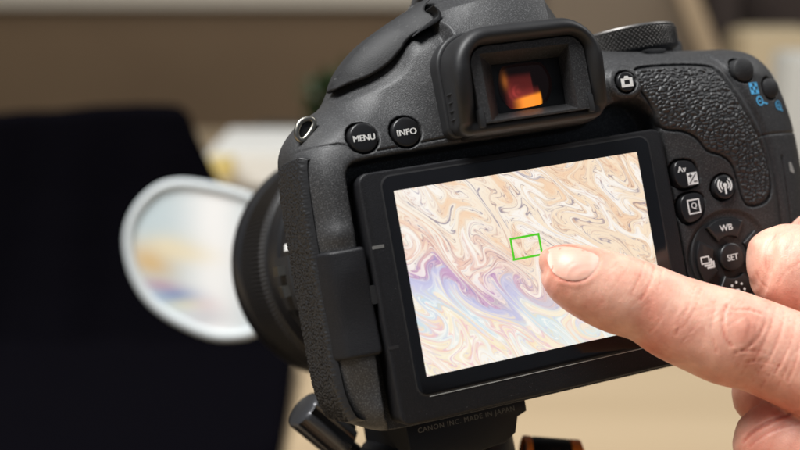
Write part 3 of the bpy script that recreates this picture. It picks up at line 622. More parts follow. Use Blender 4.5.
# --- strap lug
def tube(name, P, r, mt, parent, n=10, closed=False, base=None, mm=True, up=(0.13, 0.2, 0.97)):
    P = np.asarray(P, float); m = len(P); V = []; F = []; up = np.array(up)
    rad = r if hasattr(r, '__len__') else [r] * m
    for i in range(m):
        t = (P[(i + 1) % m] - P[i - 1]) if closed else (P[min(i + 1, m - 1)] - P[max(i - 1, 0)]); t = t / (np.linalg.norm(t) + 1e-12)
        a = np.cross(t, up); a /= np.linalg.norm(a) + 1e-12; b = np.cross(t, a)
        for k in range(n): th = 2 * math.pi * k / n; V.append(P[i] + rad[i] * (math.cos(th) * a + math.sin(th) * b))
    for i in range(m if closed else m - 1):
        j = (i + 1) % m
        for k in range(n): l_ = (k + 1) % n; F.append((i * n + k, i * n + l_, j * n + l_, j * n + k))
    if not closed: F += [tuple(range(n - 1, -1, -1)), tuple(range((m - 1) * n, m * n))]
    bm = bmesh.new(); vs = [bm.verts.new(v) for v in V]
    for f in F: bm.faces.new([vs[q] for q in f])
    return bmobj(name, bm, mt, parent, True, 60, mm, base)
def lugpt(u, v): x, y = L(u, v, -12); return (x, y, -12)
lug = [lugpt(*p) for p in [(298, 139), (296, 132), (299, 123), (305, 119), (312, 118.5), (314.5, 123), (312, 130), (307, 137), (302, 141)]]
lg = tube('strap_lug', chaikin(lug, 1), [0.7] * 18, M['steel'], dev, 10, True)
prism('lug_plate', chaikin([(a, b) for a, b, c in lug], 2), -14.0, -12.2, M['dark'], lg, 0.2)

# --- lens
lc = (-12.7, 6.6)
V, F = lathe([(31, -36), (31.5, -40), (33.4, -44), (33.4, -57), (32.6, -57.6), (32.6, -59), (33.8, -59.6), (34.2, -61), (34.2, -70), (33.2, -71), (33.2, -72.4), (34.0, -73), (33.0, -75.5)], 96, lc); ln = mesh('lens', V, F, M['lens'], dev, sharp=40)
nrib = 170; V = []; F = []
prof = [(33.2, -75.0), (35.3, -76.5), (35.3, -100), (34.8, -101.5)]
for i in range(nrib * 2):
    a = math.pi * i / nrib; dr = 0.0 if i % 2 else -0.6
    for k, (r, z) in enumerate(prof): V.append((lc[0] + (r + (dr if 0 < k < 3 else 0)) * math.cos(a), lc[1] + (r + (dr if 0 < k < 3 else 0)) * math.sin(a), z))
for i in range(nrib * 2):
    j = (i + 1) % (nrib * 2)
    for k in range(3): F.append((i * 4 + k, i * 4 + k + 1, j * 4 + k + 1, j * 4 + k))
mesh('zoom_ring', V, F, M['ring'], ln, False)
V, F = lathe([(34.6, -101.5), (35.8, -103), (36.2, -110), (35.4, -111.5), (33.0, -111.5), (32, -106), (26, -104), (0.01, -102)], 96, lc); mesh('front_ring', V, F, M['lens'], ln, sharp=40)
def onbarrel(ang, r, z): a = math.radians(ang); return np.array([lc[0] + r * math.cos(a), lc[1] + r * math.sin(a), z])
def plate(name, ang, z0, z1, da, r, h, mt):
    V = []; F = []; n = 8
    for i in range(n + 1):
        a = ang - da + 2 * da * i / n
        for rr_, z in ((r, z0), (r + h, z0 - .4), (r + h, z1 + .4), (r, z1)): V.append(onbarrel(a, rr_, z))
    for i in range(n):
        for k in range(3): F.append((i * 4 + k, i * 4 + k + 1, i * 4 + k + 5, i * 4 + k + 4))
    F += [(0, 1, 2, 3), tuple(n * 4 + k for k in (3, 2, 1, 0))]
    bm = bmesh.new(); vs = [bm.verts.new(v) for v in V]
    for f in F: bm.faces.new([vs[q] for q in f])
    return bmobj(name, bm, mt, ln, False, 30)
plate('focus_switch_plate', 184, -46, -61, 12, 33.4, 0.9, M['dark'])
plate('switch_knob', 187, -50, -55, 2.4, 34.0, 2.0, M['steel'])
plate('switch_knob', 178, -50, -56, 2.0, 34.0, 2.2, M['steel'])
plate('white_mark', 168, -47, -53, 1.6, 33.4, 0.2, M['print'])
plate('white_mark', 203, -48, -52, 1.5, 33.4, 0.2, M['greyprint'])

# ================================================================ TRIPOD
TB = MW.inverted()
headw = ML @ Vector((-0.016, -0.062, -0.030))
tp = empty('tripod', Matrix.Translation((headw.x, headw.y, 0))); tag(tp, 'small black tripod with orange accents carrying the camera', 'tripod')
def tmesh(o): o.matrix_parent_inverse = Matrix.Identity(4); o.matrix_local = tp.matrix_world.inverted() @ MB; return o
bpy.context.view_layer.update()
pl = [(-33, -33.2), L(526, 396, -16), L(529, 411, -16), L(520, 417, -16), L(518, 433, -16), L(508, 443, -16), L(490, 449, -16), (-31, -46), (-33, -44)]
o = tmesh(prism('mounting_plate', pl, -52, -17, M['tripod'], tp, 0.5))
x_, y_ = L(468, 417, -16)
text('lettering', 'CANON INC. MADE IN JAPAN', 1.7, -17.4, -35.4, -16.9, M['dullprint'], o, 0.01, 1.0, rot=0.0, space=1.15)
V, F = lathe([(17.5, -52), (20.0, -50), (20.0, -42.5), (18.5, -40), (8, -39.5), (8, -39)], 64, (-19, -38), 'y'); tmesh(mesh('panning_base', V, F, M['tripod'], tp, sharp=40))
bm = bmesh.new(); bmesh.ops.create_uvsphere(bm, u_segments=32, v_segments=20, radius=14, matrix=Matrix.Translation((-26, -66, -28)))
tmesh(bmobj('ball_head', bm, M['tripod'], tp))
# ribbed clamp knob
A = camloc(302, 408, 312); Bk = camloc(345, 444, 318); ax = (Bk - A) / np.linalg.norm(Bk - A); e1 = np.cross(ax, [0, 0, 1]); e1 /= np.linalg.norm(e1); e2 = np.cross(ax, e1)
V = []; F = []; nn = 168; ln_ = np.linalg.norm(Bk - A); pr = [(0.01, 0), (4.2, 0), (5.2, 0.5), (5.6, 1.4), (5.6, ln_ - 1), (4.2, ln_), (2.2, ln_ + .2), (2.2, ln_ + 16)]
for i in range(nn):
    a = 2 * math.pi * i / nn; rb2 = 1.15 * min(1, max(0, 0.5 + 1.6 * math.cos(a * 7)))
    for k, (r, h) in enumerate(pr): V.append(A + ax * h + (r - (rb2 if 2 < k < 5 else 0)) * (math.cos(a) * e1 + math.sin(a) * e2))
for i in range(nn):
    j = (i + 1) % nn
    for k in range(len(pr) - 1): F.append((i * 8 + k, i * 8 + k + 1, j * 8 + k + 1, j * 8 + k))
M['knob'] = mat('knob_metal', (0.085, 0.085, 0.09), 0.3, metal=0.75)
tmesh(mesh('clamp_knob', V, F, M['knob'], tp, sharp=50))
# lower column, legs and the capped knob with orange ring in view under the screen
wl = tp.matrix_world.inverted()
def wtube(name, P, r, mt, n=20):
    V = [wl @ Vector(p) for p in P]; return tube(name, V, r, mt, tp, n, False, mm=False)
hz = headw.z
wtube('centre_column', [(headw.x, headw.y, hz + 0.002), (headw.x, headw.y, hz - 0.02), (headw.x, headw.y, hz - 0.045)], 0.015, M['tripod'])
wtube('leg_collar', [(headw.x, headw.y, hz - 0.043), (headw.x, headw.y, hz - 0.052)], 0.019, M['orange'])
for ang in (100, 220, 340):
    a = math.radians(ang); wtube('leg', [(headw.x, headw.y, hz - 0.05), (headw.x + 0.10 * math.cos(a), headw.y + 0.10 * math.sin(a), 0.006)], [0.009, 0.006], M['tripod'])
Kc = W(551, 457, 0.325); Kx = W(578, 457, 0.325)
dx = (Kx - Kc).length
def wl_lathe(name, prof, mt, c, ax_, n=40):
    ax_ = Vector(ax_).normalized(); e = ax_.orthogonal().normalized(); f = ax_.cross(e); V = []; F = []
    for i in range(n):
        a = 2 * math.pi * i / n
        for r, h in prof: V.append(wl @ (c + ax_ * h + (e * math.cos(a) + f * math.sin(a)) * r))
    m = len(prof)
    for i in range(n):
        j = (i + 1) % n
        for k in range(m - 1): F.append((i * m + k, j * m + k, j * m + k + 1, i * m + k + 1))
    bm = bmesh.new(); vs = [bm.verts.new(v) for v in V]
    for q in F: bm.faces.new([vs[t] for t in q])
    return bmobj(name, bm, mt, tp, True, 50, mm=False)
axk = (0.97, 0.1, -0.12)
wl_lathe('leg_knob', [(0.0001, -0.007), (0.0045, -0.0068), (0.0052, -0.005), (0.0052, 0.004), (0.0048, 0.0045)], M['tripod'], Kc, axk)
wl_lathe('knob_ring', [(0.0047, 0.0045), (0.0052, 0.0048), (0.0052, 0.0075), (0.0035, 0.0085), (0.0001, 0.0086)], M['orange'], Kc, axk)
wl_lathe('knob_ring', [(0.0045, -0.0080), (0.0053, -0.0078), (0.0053, -0.0062), (0.004, -0.006)], M['orange'], Kc, axk)
wtube('knob_stem', [Kc, (headw.x, headw.y, hz - 0.035)], 0.004, M['tripod'])

# ================================================================ HAND
def sect(stations, n=40, ratio=0.9, rot=0.0):
    """Loft of elliptical sections given as (u, v, half width px, distance mm) - traced outline, real distance and roundness."""
    st = np.array(stations, float); C = np.array([ray(u, v) * d for u, v, h, d in st[:, :4]]); m = len(st)
    hw = st[:, 2] * st[:, 3] / 1200
    t = np.arange(m); tt = np.linspace(0, m - 1, (m - 1) * 8 + 1)
    def cr(Y):                                   # Catmull-Rom
        i = np.minimum(tt.astype(int), m - 2); f = (tt - i)[:, None] if Y.ndim > 1 else tt - i
        p0 = Y[np.maximum(i - 1, 0)]; p1 = Y[i]; p2 = Y[i + 1]; p3 = Y[np.minimum(i + 2, m - 1)]
        return 0.5 * (2 * p1 + (p2 - p0) * f + (2 * p0 - 5 * p1 + 4 * p2 - p3) * f ** 2 + (3 * p1 - p0 - 3 * p2 + p3) * f ** 3)
    Cc = cr(C); H = np.maximum(cr(hw), 0.05); rt = cr(st[:, 4]) if st.shape[1] > 4 else np.full(len(tt), ratio)
    return Cc, H, rt
def surfpt(Cc, H, rt, i, ang):
    T_ = Cc[min(i + 1, len(Cc) - 1)] - Cc[max(i - 1, 0)]; T_ = T_ / np.linalg.norm(T_)
    vw = np.array([0, 0, 1.0]); side = np.cross(vw, T_); side /= np.linalg.norm(side); dp = np.cross(T_, side)
    # ang 0 = towards the viewer, 90 = the upper side
    return Cc[i] + H[i] * (math.sin(ang) * side + rt[i] * math.cos(ang) * dp), math.sin(ang) * side + math.cos(ang) * dp
def tubecam(stations, n=40, ratio=0.9):
    Cc, H, rt = sect(stations, n, ratio); V = []; F = []; m = len(Cc)
    for i in range(m):
        for k in range(n): V.append(surfpt(Cc, H, rt, i, 2 * math.pi * k / n)[0])
    for i in range(m - 1):
        for k in range(n): l_ = (k + 1) % n; F.append((i * n + k, i * n + l_, (i + 1) * n + l_, (i + 1) * n + k))
    F += [tuple(range(n)), tuple(range(m * n - 1, (m - 1) * n - 1, -1))]
    return V, F, (Cc, H, rt)
index = [(538.6, 263, 1.0, 273), (540.2, 262.8, 7.5, 273), (544.5, 262.8, 15, 273), (551, 265, 22, 273), (560, 269, 28, 272.5), (572, 275, 33, 272), (590, 283.2, 37, 272), (616, 293.5, 39.8, 272), (646, 303.2, 39.8, 272),
         (673, 317, 43.2, 272), (702, 328.5, 45.8, 271.5), (727, 337, 48.5, 271), (756, 345.5, 47.3, 271), (784, 356.5, 48.0, 270), (830, 375, 51, 268), (900, 403, 58, 266), (980, 440, 66, 266), (1040, 470, 60, 266)]
iV, iF, idat = tubecam(index, 48, 0.90)
mid1 = [(748.5, 262, 3, 284), (750.5, 262, 17, 284), (757, 262, 29, 284), (768, 263.5, 38, 284), (785, 267, 44.5, 283), (815, 277, 47, 281), (880, 305, 50, 278), (960, 345, 58, 276), (1040, 400, 60, 274)]
mid2 = [(773, 268, 22, 284), (790, 285, 36, 290), (815, 320, 40, 297), (845, 370, 38, 301), (860, 410, 30, 300), (865, 430, 12, 298)]
ring1 = [(790, 235, 6, 296), (794, 236, 22, 296), (806, 240, 34, 295), (830, 248, 42, 294), (900, 280, 46, 288), (980, 330, 52, 282), (1050, 390, 56, 276)]
thumb = [(736.5, 427, 2, 276), (739.5, 428, 14, 276), (746, 431, 27, 276), (758, 436, 40, 276), (780, 444, 52, 276), (815, 456, 60, 275), (875, 478, 68, 273), (955, 498, 80, 270), (1045, 498, 90, 268)]
curl = [(742, 372, 3, 289), (744, 374, 18, 289), (752, 380, 30, 289), (766, 390, 38, 289), (794, 405, 44, 288), (844, 430, 50, 285), (914, 450, 56, 280)]
palm = [(860, 400, 20, 275), (890, 405, 80, 274), (950, 420, 130, 272), (1040, 440, 160, 270), (1140, 450, 165, 268), (1230, 455, 140, 268), (1320, 460, 110, 268), (1500, 465, 105, 270), (1750, 470, 112, 275)]
AV = []; AF = []
for st, n_, rt_ in ((index, 48, 0.9), (mid1, 40, 0.92), (mid2, 36, 0.9), (ring1, 36, 0.9), (thumb, 40, 0.8), (curl, 36, 0.85), (palm, 48, 0.36)):
    v_, f_, _ = tubecam(st, n_, rt_); o_ = len(AV); AV += list(v_); AF += [tuple(q + o_ for q in f) for f in f_]
hb = np.array([0, 0, -0.25]); handM = MW
me = bpy.data.meshes.new('hand_tmp'); me.from_pydata([tuple(np.array(v) * 0.001) for v in AV], [], AF)
bm = bmesh.new(); bm.from_mesh(me)
bmesh.ops.recalc_face_normals(bm, faces=bm.faces); bm.to_mesh(me); bm.free()
ho = bpy.data.objects.new('hand_tmp', me); COL.objects.link(ho)
md = ho.modifiers.new('r', 'REMESH'); md.mode = 'VOXEL'; md.voxel_size = 0.00055; md.adaptivity = 0
md = ho.modifiers.new('s', 'SMOOTH'); md.factor = 0.5; md.iterations = 5
hm = bpy.data.meshes.new_from_object(ho.evaluated_get(bpy.context.evaluated_depsgraph_get())); bpy.data.objects.remove(ho)
nv = len(hm.vertices); co = np.empty(nv * 3); hm.vertices.foreach_get('co', co); co = co.reshape(-1, 3); no = np.empty(nv * 3); hm.vertex_normals.foreach_get('vector', no); no = no.reshape(-1, 3)
U = 400 + 1200 * co[:, 0] / -co[:, 2]; Vv = 225 - 1200 * co[:, 1] / -co[:, 2]; front = np.clip(no[:, 2] * 2.5, 0, 1)
disp = np.zeros(nv)
def crease(P, wd, dp, mask=None):
    global disp
    dp = dp * (1.35 if dp > 0.1 else 1.9)
    P = chaikin(P, 2, False); sel = (U > P[:, 0].min() - 12) & (U < P[:, 0].max() + 12) & (Vv > P[:, 1].min() - 12) & (Vv < P[:, 1].max() + 12)
    d = nearest(P, U[sel], Vv[sel], False)[0]
    a = np.linspace(0, 1, len(P)); disp[sel] -= (dp * (np.exp(-(d / wd) ** 2) - 0.35 * np.exp(-((d - 2.2 * wd) / (1.2 * wd)) ** 2))) * front[sel]
for P, wd, dp in [([(655, 262), (652, 278), (646, 292), (640, 300)], 1.2, 0.16), ([(644, 262), (640, 276), (634, 288), (630, 298)], 1.0, 0.07), ([(662, 268), (661, 280), (657, 292)], 1.0, 0.07), ([(632, 258), (626, 270), (618, 281)], 1.0, 0.05), ([(648, 258), (655, 270), (655, 284)], 0.9, 0.05),
                  ([(618, 262), (610, 270), (600, 277)], 0.9, 0.045), ([(700, 290), (690, 306), (676, 325)], 1.3, 0.05), ([(668, 300), (662, 318), (650, 332)], 1.3, 0.05),
                  ([(726, 306), (722, 322), (725, 338), (732, 346)], 1.5, 0.22), ([(726, 306), (735, 311), (748, 309), (762, 314)], 1.3, 0.15), ([(766, 322), (760, 334), (752, 345), (742, 350)], 1.3, 0.15), ([(738, 314), (737, 326), (741, 338)], 1.1, 0.08), ([(748, 314), (750, 326), (748, 338)], 1.1, 0.08),
                  ([(775, 308), (772, 324), (764, 342), (754, 360)], 1.3, 0.12), ([(784, 312), (782, 330), (774, 350), (762, 368)], 1.3, 0.10), ([(795, 318), (792, 338), (785, 356), (775, 372)], 1.3, 0.09), ([(716, 296), (712, 316), (712, 336), (716, 352)], 1.4, 0.07), ([(735, 352), (750, 350), (766, 352)], 1.2, 0.10), ([(745, 362), (762, 360), (780, 366)], 1.2, 0.07),
                  ([(804, 320), (800, 345), (795, 365), (788, 380)], 1.3, 0.09),
                  ([(775, 236), (766, 246), (765, 262), (768, 272)], 1.3, 0.12), ([(770, 290), (760, 282), (756, 272)], 1.1, 0.06), ([(800, 262), (786, 270), (778, 284)], 1.2, 0.05), ([(800, 226), (788, 231), (778, 238)], 1.0, 0.05),
                  ([(744, 441), (752, 432), (768, 423), (784, 416), (800, 411)], 1.5, 0.30), ([(750, 446), (762, 436), (780, 428), (800, 423)], 1.2, 0.08)]: crease(P, wd, dp)
gw = np.random.default_rng(5)
for x in np.arange(690, 812, 5.5):                # fine folds across the back of the finger
    yt = 277 + (x - 690) * 0.31 + gw.uniform(3, 12); ln2 = gw.uniform(0.5, 1.0); b_ = gw.uniform(-3, 3)
    if 722 < x < 752: ln2 *= 0.35
    crease([(x, yt), (x - 3 + b_, yt + 20 * ln2), (x - 11, yt + 46 * ln2), (x - 26 - b_, yt + 74 * ln2)], gw.uniform(0.7, 1.0), gw.uniform(0.03, 0.085))
for x in np.arange(612, 690, 5):
    yt = 254 + (x - 612) * 0.30 + gw.uniform(3, 20); ln2 = gw.uniform(0.3, 0.8)
    crease([(x, yt), (x - 3, yt + 16 * ln2), (x - 9, yt + 34 * ln2), (x - 19, yt + 52 * ln2)], gw.uniform(0.6, 0.9), gw.uniform(0.015, 0.045))
for k_ in range(9):
    x = 772 + k_ * 4; crease([(x, 228 + gw.uniform(0, 14)), (x - 6, 250), (x - 7, 268 + gw.uniform(0, 12))], 0.8, gw.uniform(0.02, 0.05))
# soft skin relief
ndim = 256
T1 = fftn((ndim, ndim), 3.0, 301); T2 = fftn((ndim, ndim), 7.0, 302)
su = (U * 0.93 + Vv * 0.37); sv = (-U * 0.37 + Vv * 0.93)
disp += (0.014 * samp(T1, su * 1.6, sv * 0.35) + 0.016 * samp(T2, su * 0.8, sv * 0.25)) * front
knob = np.exp(-(((U - 744) / 14) ** 2 + ((Vv - 327) / 13) ** 2)); disp += 0.35 * knob * front
# groove round the nail, the nail bed a little flattened
Cc, H, rt = idat
# nail: a strip of the finger's own surface, lifted; s runs along the finger, a round it
sidx = lambda s: s
def nailpt(s, a, lift):
    i = int(s); f = s - i; p, n_ = surfpt(Cc, H, rt, i, a); q, m_ = surfpt(Cc, H, rt, min(i + 1, len(Cc) - 1), a)
    nn_ = n_ * (1 - f) + m_ * f; return (p * (1 - f) + q * f) + nn_ * lift
def proj2(p): return 400 + 1200 * p[0] / -p[2], 225 - 1200 * p[1] / -p[2]
outline_px = chaikin([(547, 252), (550, 248.5), (557, 246.2), (571, 246.4), (585, 249.5), (596, 253.5), (600, 258), (597, 268), (589, 277), (577, 281.5), (563, 279.5), (553.5, 273.5), (547.5, 263)], 2)
gs = np.arange(10, 56, 0.5); ga = np.radians(np.arange(-30, 92, 3.0)); pts = np.zeros((len(gs), len(ga), 3))
for i, s in enumerate(gs):
    for j, a in enumerate(ga): pts[i, j] = nailpt(s, a, 0.0)
pu = 400 + 1200 * pts[..., 0] / -pts[..., 2]; pv = 225 - 1200 * pts[..., 1] / -pts[..., 2]
# side fold and cuticle pressed into the skin round the outline
dn = nearest(outline_px, U, Vv)[0]; disp -= (0.24 - 0.15 * sstep(578, 596, U)) * np.exp(-((dn - 0.2) / 1.4) ** 2) * front * (U > 549); disp += 0.16 * np.exp(-((dn - 4.2) / 2.4) ** 2) * front * (U > 556); disp -= 0.12 * sstep(0, -3, dn) * front
co2 = co + no * (disp * 0.001)[:, None]
hm.vertices.foreach_set('co', co2.ravel()); hm.update(); hm.shade_smooth()
# the nail itself: a plate over the outline
def nail():
    c = 0.9; P = outline_px; x0, y0 = P.min(0) - c; x1, y1 = P.max(0) + c
    X, Y = np.meshgrid(np.arange(x0, x1, c), np.arange(y0, y1, c)); d, nx, ny = nearest(P, X, Y); inn = d < 0.45 * c
    q = inn[:-1, :-1] & inn[1:, :-1] & inn[:-1, 1:] & inn[1:, 1:]; cnt = np.zeros(X.shape, int)
    for a in (0, 1):
        for b in (0, 1): cnt[a:a + q.shape[0], b:b + q.shape[1]] += q
    rim = (cnt > 0) & (cnt < 4); X = np.where(rim, nx, X); Y = np.where(rim, ny, Y); d = np.where(rim, 0, -d); use = cnt > 0
    # depth of the finger surface under each point: nearest of the dense surface samples
    fr_ = (no[:, 2] > 0.0) & (U > 530) & (U < 615) & (Vv > 225) & (Vv < 300); Uf, Vf, Df = U[fr_], Vv[fr_], co[fr_, 2]
    xs = X[use]; ys = Y[use]; dd = d[use]; dep = np.empty(len(xs))
    for k in range(len(xs)):
        w_ = np.exp(-((Uf - xs[k]) ** 2 + (Vf - ys[k]) ** 2) / 8.0); dep[k] = (w_ * Df).sum() / w_.sum()
    lift = 0.00001 + 0.00011 * np.sqrt(np.clip(dd / 5, 0, 1)); dep = dep + lift
    idx = -np.ones(X.shape, int); idx[use] = np.arange(use.sum()); j, i = np.nonzero(q)
    F = np.c_[idx[j, i], idx[j + 1, i], idx[j + 1, i + 1], idx[j, i + 1]][:, ::-1]
    V = np.c_[(xs - 400) / 1200 * -dep, -(ys - 225) / 1200 * -dep, dep]
    bed = np.array([0.78, 0.45, 0.355]); free = np.array([0.84, 0.66, 0.55]); lun = np.array([0.80, 0.54, 0.45]); rim_ = np.array([0.72, 0.38, 0.29])
    t = sstep(555, 548.5, xs - 0.25 * (ys - 262))[:, None]; c_ = bed * (1 - t) + free * t
    t = (sstep(588, 594, xs) * 0.7)[:, None]; c_ = c_ * (1 - t) + lun * t
    t = (sstep(1.6, 0.2, dd) * (xs > 556) * 0.6)[:, None]; c_ = c_ * (1 - t) + rim_ * t
    streak = 1 + 0.025 * np.sin(ys * 2.1 + np.sin(xs * 0.1)) ; c_ = c_ * streak[:, None]
    return V, F[:, ::-1], c_
nV, nF, nC_ = nail()
# colour of skin: redder at joints, creases and fingertip rim; shade of the underside painted in
def skin_mat(name, nailmat=False):
    m = bpy.data.materials.new(name); m.use_nodes = True; N = m.node_tree.nodes; K = m.node_tree.links; b = N['Principled BSDF']
    b.inputs['Subsurface Weight'].default_value = 0.35 if not nailmat else 0.2; b.inputs['Subsurface Radius'].default_value = (1.0, 0.32, 0.18); b.inputs['Subsurface Scale'].default_value = 0.0022
    tc = N.new('ShaderNodeTexCoord')
    if not nailmat:
        a = N.new('ShaderNodeVertexColor'); a.layer_name = 'skin'
        t = N.new('ShaderNodeTexNoise'); t.inputs['Scale'].default_value = 260; t.inputs['Detail'].default_value = 6; K.new(tc.outputs['Object'], t.inputs['Vector'])
        r = N.new('ShaderNodeValToRGB'); r.color_ramp.elements[0].position = 0.3; r.color_ramp.elements[0].color = (0.86, 0.78, 0.76, 1); r.color_ramp.elements[1].position = 0.7; r.color_ramp.elements[1].color = (1.06, 1.05, 1.04, 1)
        x = N.new('ShaderNodeMix'); x.data_type = 'RGBA'; x.blend_type = 'MULTIPLY'; x.inputs[0].default_value = 1
        K.new(t.outputs[0], r.inputs[0]); K.new(a.outputs[0], x.inputs[6]); K.new(r.outputs[0], x.inputs[7]); K.new(x.outputs[2], b.inputs['Base Color'])
        b.inputs['Roughness'].default_value = 0.46; b.inputs['Specular IOR Level'].default_value = 0.45
        v1 = N.new('ShaderNodeTexVoronoi'); v1.feature = 'DISTANCE_TO_EDGE'; v1.inputs['Scale'].default_value = 1700; K.new(tc.outputs['Object'], v1.inputs['Vector'])
        n1 = N.new('ShaderNodeTexNoise'); n1.inputs['Scale'].default_value = 900; n1.inputs['Detail'].default_value = 4; K.new(tc.outputs['Object'], n1.inputs['Vector'])
        ad = N.new('ShaderNodeMath'); ad.operation = 'ADD'; K.new(v1.outputs[0], ad.inputs[0]); K.new(n1.outputs[0], ad.inputs[1])
        bn = N.new('ShaderNodeBump'); bn.inputs['Strength'].default_value = 0.5; bn.inputs['Distance'].default_value = 0.00012; K.new(ad.outputs[0], bn.inputs['Height']); K.new(bn.outputs[0], b.inputs['Normal'])
    else:
        a = N.new('ShaderNodeVertexColor'); a.layer_name = 'nail'; K.new(a.outputs[0], b.inputs['Base Color']); b.inputs['Roughness'].default_value = 0.44; b.inputs['Subsurface Weight'].default_value = 0.35
    return m
hm.materials.clear(); hm.materials.append(skin_mat('skin'))
hand = bpy.data.objects.new('person', hm); COL.objects.link(hand)
org = Vector((0.10, -0.06, -0.27))
hm.transform(Matrix.Translation(-org)); hand.matrix_world = MW @ Matrix.Translation(org)
tag(hand, 'bare right hand with extended index finger touching the lit screen', 'person')
base = np.array([0.79, 0.475, 0.365]); red = np.array([0.64, 0.225, 0.155])
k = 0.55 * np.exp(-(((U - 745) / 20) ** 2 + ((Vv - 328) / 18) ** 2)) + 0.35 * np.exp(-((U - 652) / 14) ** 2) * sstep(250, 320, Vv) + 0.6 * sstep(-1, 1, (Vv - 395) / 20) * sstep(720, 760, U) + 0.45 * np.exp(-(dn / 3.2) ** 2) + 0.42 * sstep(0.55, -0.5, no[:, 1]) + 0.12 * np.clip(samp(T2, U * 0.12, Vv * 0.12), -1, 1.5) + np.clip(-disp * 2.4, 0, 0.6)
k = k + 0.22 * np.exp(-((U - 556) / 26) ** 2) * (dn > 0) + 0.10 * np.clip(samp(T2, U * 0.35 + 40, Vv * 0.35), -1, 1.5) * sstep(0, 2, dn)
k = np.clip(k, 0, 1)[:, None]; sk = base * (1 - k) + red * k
at = hm.color_attributes.new('skin', 'FLOAT_COLOR', 'POINT'); at.data.foreach_set('color', np.c_[sk, np.ones(nv)].ravel().astype(np.float32))
no_ = mesh('fingernail', nV - np.array(org), nF, skin_mat('nail', True), hand, True, mm=False)
at = no_.data.color_attributes.new('nail', 'FLOAT_COLOR', 'POINT'); at.data.foreach_set('color', np.c_[nC_, np.ones(len(nC_))].ravel().astype(np.float32))

# ================================================================ BACKGROUND
def wobj(name, V, F, mt, parent=None, smooth=False, loc=None, sharp=None):
    o_ = Vector(loc) if loc is not None else Vector((0, 0, 0))
    o = mesh(name, [tuple(Vector(v) - o_) for v in V], F, mt, parent, smooth, mm=False, sharp=sharp); 
    if parent is None: o.location = o_
    return o
def box(name, lo, hi, mt, parent=None, bev=0.003, loc=None):
    bm = bmesh.new(); bmesh.ops.create_cube(bm, size=1)
    for v in bm.verts: v.co = Vector([lo[i] + (hi[i] - lo[i]) * (v.co[i] + 0.5) for i in range(3)])
    if bev: bmesh.ops.bevel(bm, geom=bm.edges[:], offset=bev, segments=2, affect='EDGES')
    base_ = Vector(((lo[0] + hi[0]) / 2, (lo[1] + hi[1]) / 2, lo[2])) if parent is None else Vector((0, 0, 0))
    for v in bm.verts: v.co -= base_
    o = bmobj(name, bm, mt, parent, True, 35, mm=False)
    if parent is None: o.location = base_
    return o
M['wood'] = mat('pale_table_wood', (0.44, 0.325, 0.195), 0.5, var=(3.0, (0.53, 0.40, 0.25), (0.3, 0.7)), bump=(60, 0.05, 0.001, 'noise'))
M['brown'] = mat('brown_board', (0.21, 0.13, 0.065), 0.6, var=(2.0, (0.26, 0.165, 0.085), (0.3, 0.7)))
M['tan'] = mat('tan_board', (0.62, 0.50, 0.32), 0.6)
M['cream'] = mat('cream_paint', (0.80, 0.70, 0.55), 0.6)
M['darkwood'] = mat('dark_wood', (0.035, 0.022, 0.018), 0.6)
M['cloth'] = mat('black_cloth', (0.0032, 0.0029, 0.0042), 1.0, spec=0.0, bump=(1200, 0.3, 0.0003, 'noise'), bump2=(14, 0.4, 0.01, 'noise'))
M['paper'] = mat('white_paper', (0.82, 0.80, 0.74), 0.8)
M['yellow'] = mat('yellow_paper', (0.72, 0.56, 0.20), 0.8)
M['pale'] = mat('pale_blue_wall', (0.62, 0.62, 0.58), 0.7)
M['strip'] = mat('strip_wood', (0.40, 0.30, 0.19), 0.6)
M['green'] = mat('leaf_green', (0.035, 0.065, 0.02), 0.5)
M['pot'] = mat('dark_pot', (0.03, 0.035, 0.03), 0.5)
wn = M['wood'].node_tree; mp_ = wn.nodes.new('ShaderNodeMapping'); mp_.inputs['Scale'].default_value = (0.35, 5.0, 1)
for n_ in [q for q in wn.nodes if q.type == 'TEX_NOISE' and abs(q.inputs['Scale'].default_value - 3.0) < .01]:
    src_ = n_.inputs['Vector'].links[0].from_socket; wn.links.new(src_, mp_.inputs[0]); wn.links.new(mp_.outputs[0], n_.inputs['Vector'])
box('desk', (-1.6, -0.25, -0.04), (1.6, 1.78, 0.0), M['wood'], bev=0.004).update_tag()
desk = bpy.data.objects['desk']; tag(desk, 'pale wooden desk top stretching under and behind the tripod', 'desk')
V = [(-8, -6, -0.75), (8, -6, -0.75), (8, 8, -0.75), (-8, 8, -0.75)]; fl_ = wobj('floor', V, [(0, 1, 2, 3)], M['darkwood']); tag(fl_, kind='structure')
V = [(-6, 3.4, -0.75), (6, 3.4, -0.75), (6, 3.4, 2.6), (-6, 3.4, 2.6)]; wl_ = wobj('wall', V, [(0, 1, 2, 3)], M['cream']); tag(wl_, kind='structure')
for x in (-1.5, 1.5):
    for y in (-0.15, 1.68):
        pass
# sideboard behind: brown front, paler top ledge
sb = empty('sideboard', Matrix.Translation((-0.4, 2.4, -0.75))); tag(sb, 'long brown sideboard with pale top edge across the background', 'sideboard')
box('cabinet_front', (-2.4, -0.1, 0), (1.17, 0.5, 0.75 + 0.152), M['brown'], sb)
box('top_board', (-2.42, -0.13, 0.75 + 0.154), (1.20, 0.52, 0.75 + 0.22), M['cream'], sb)
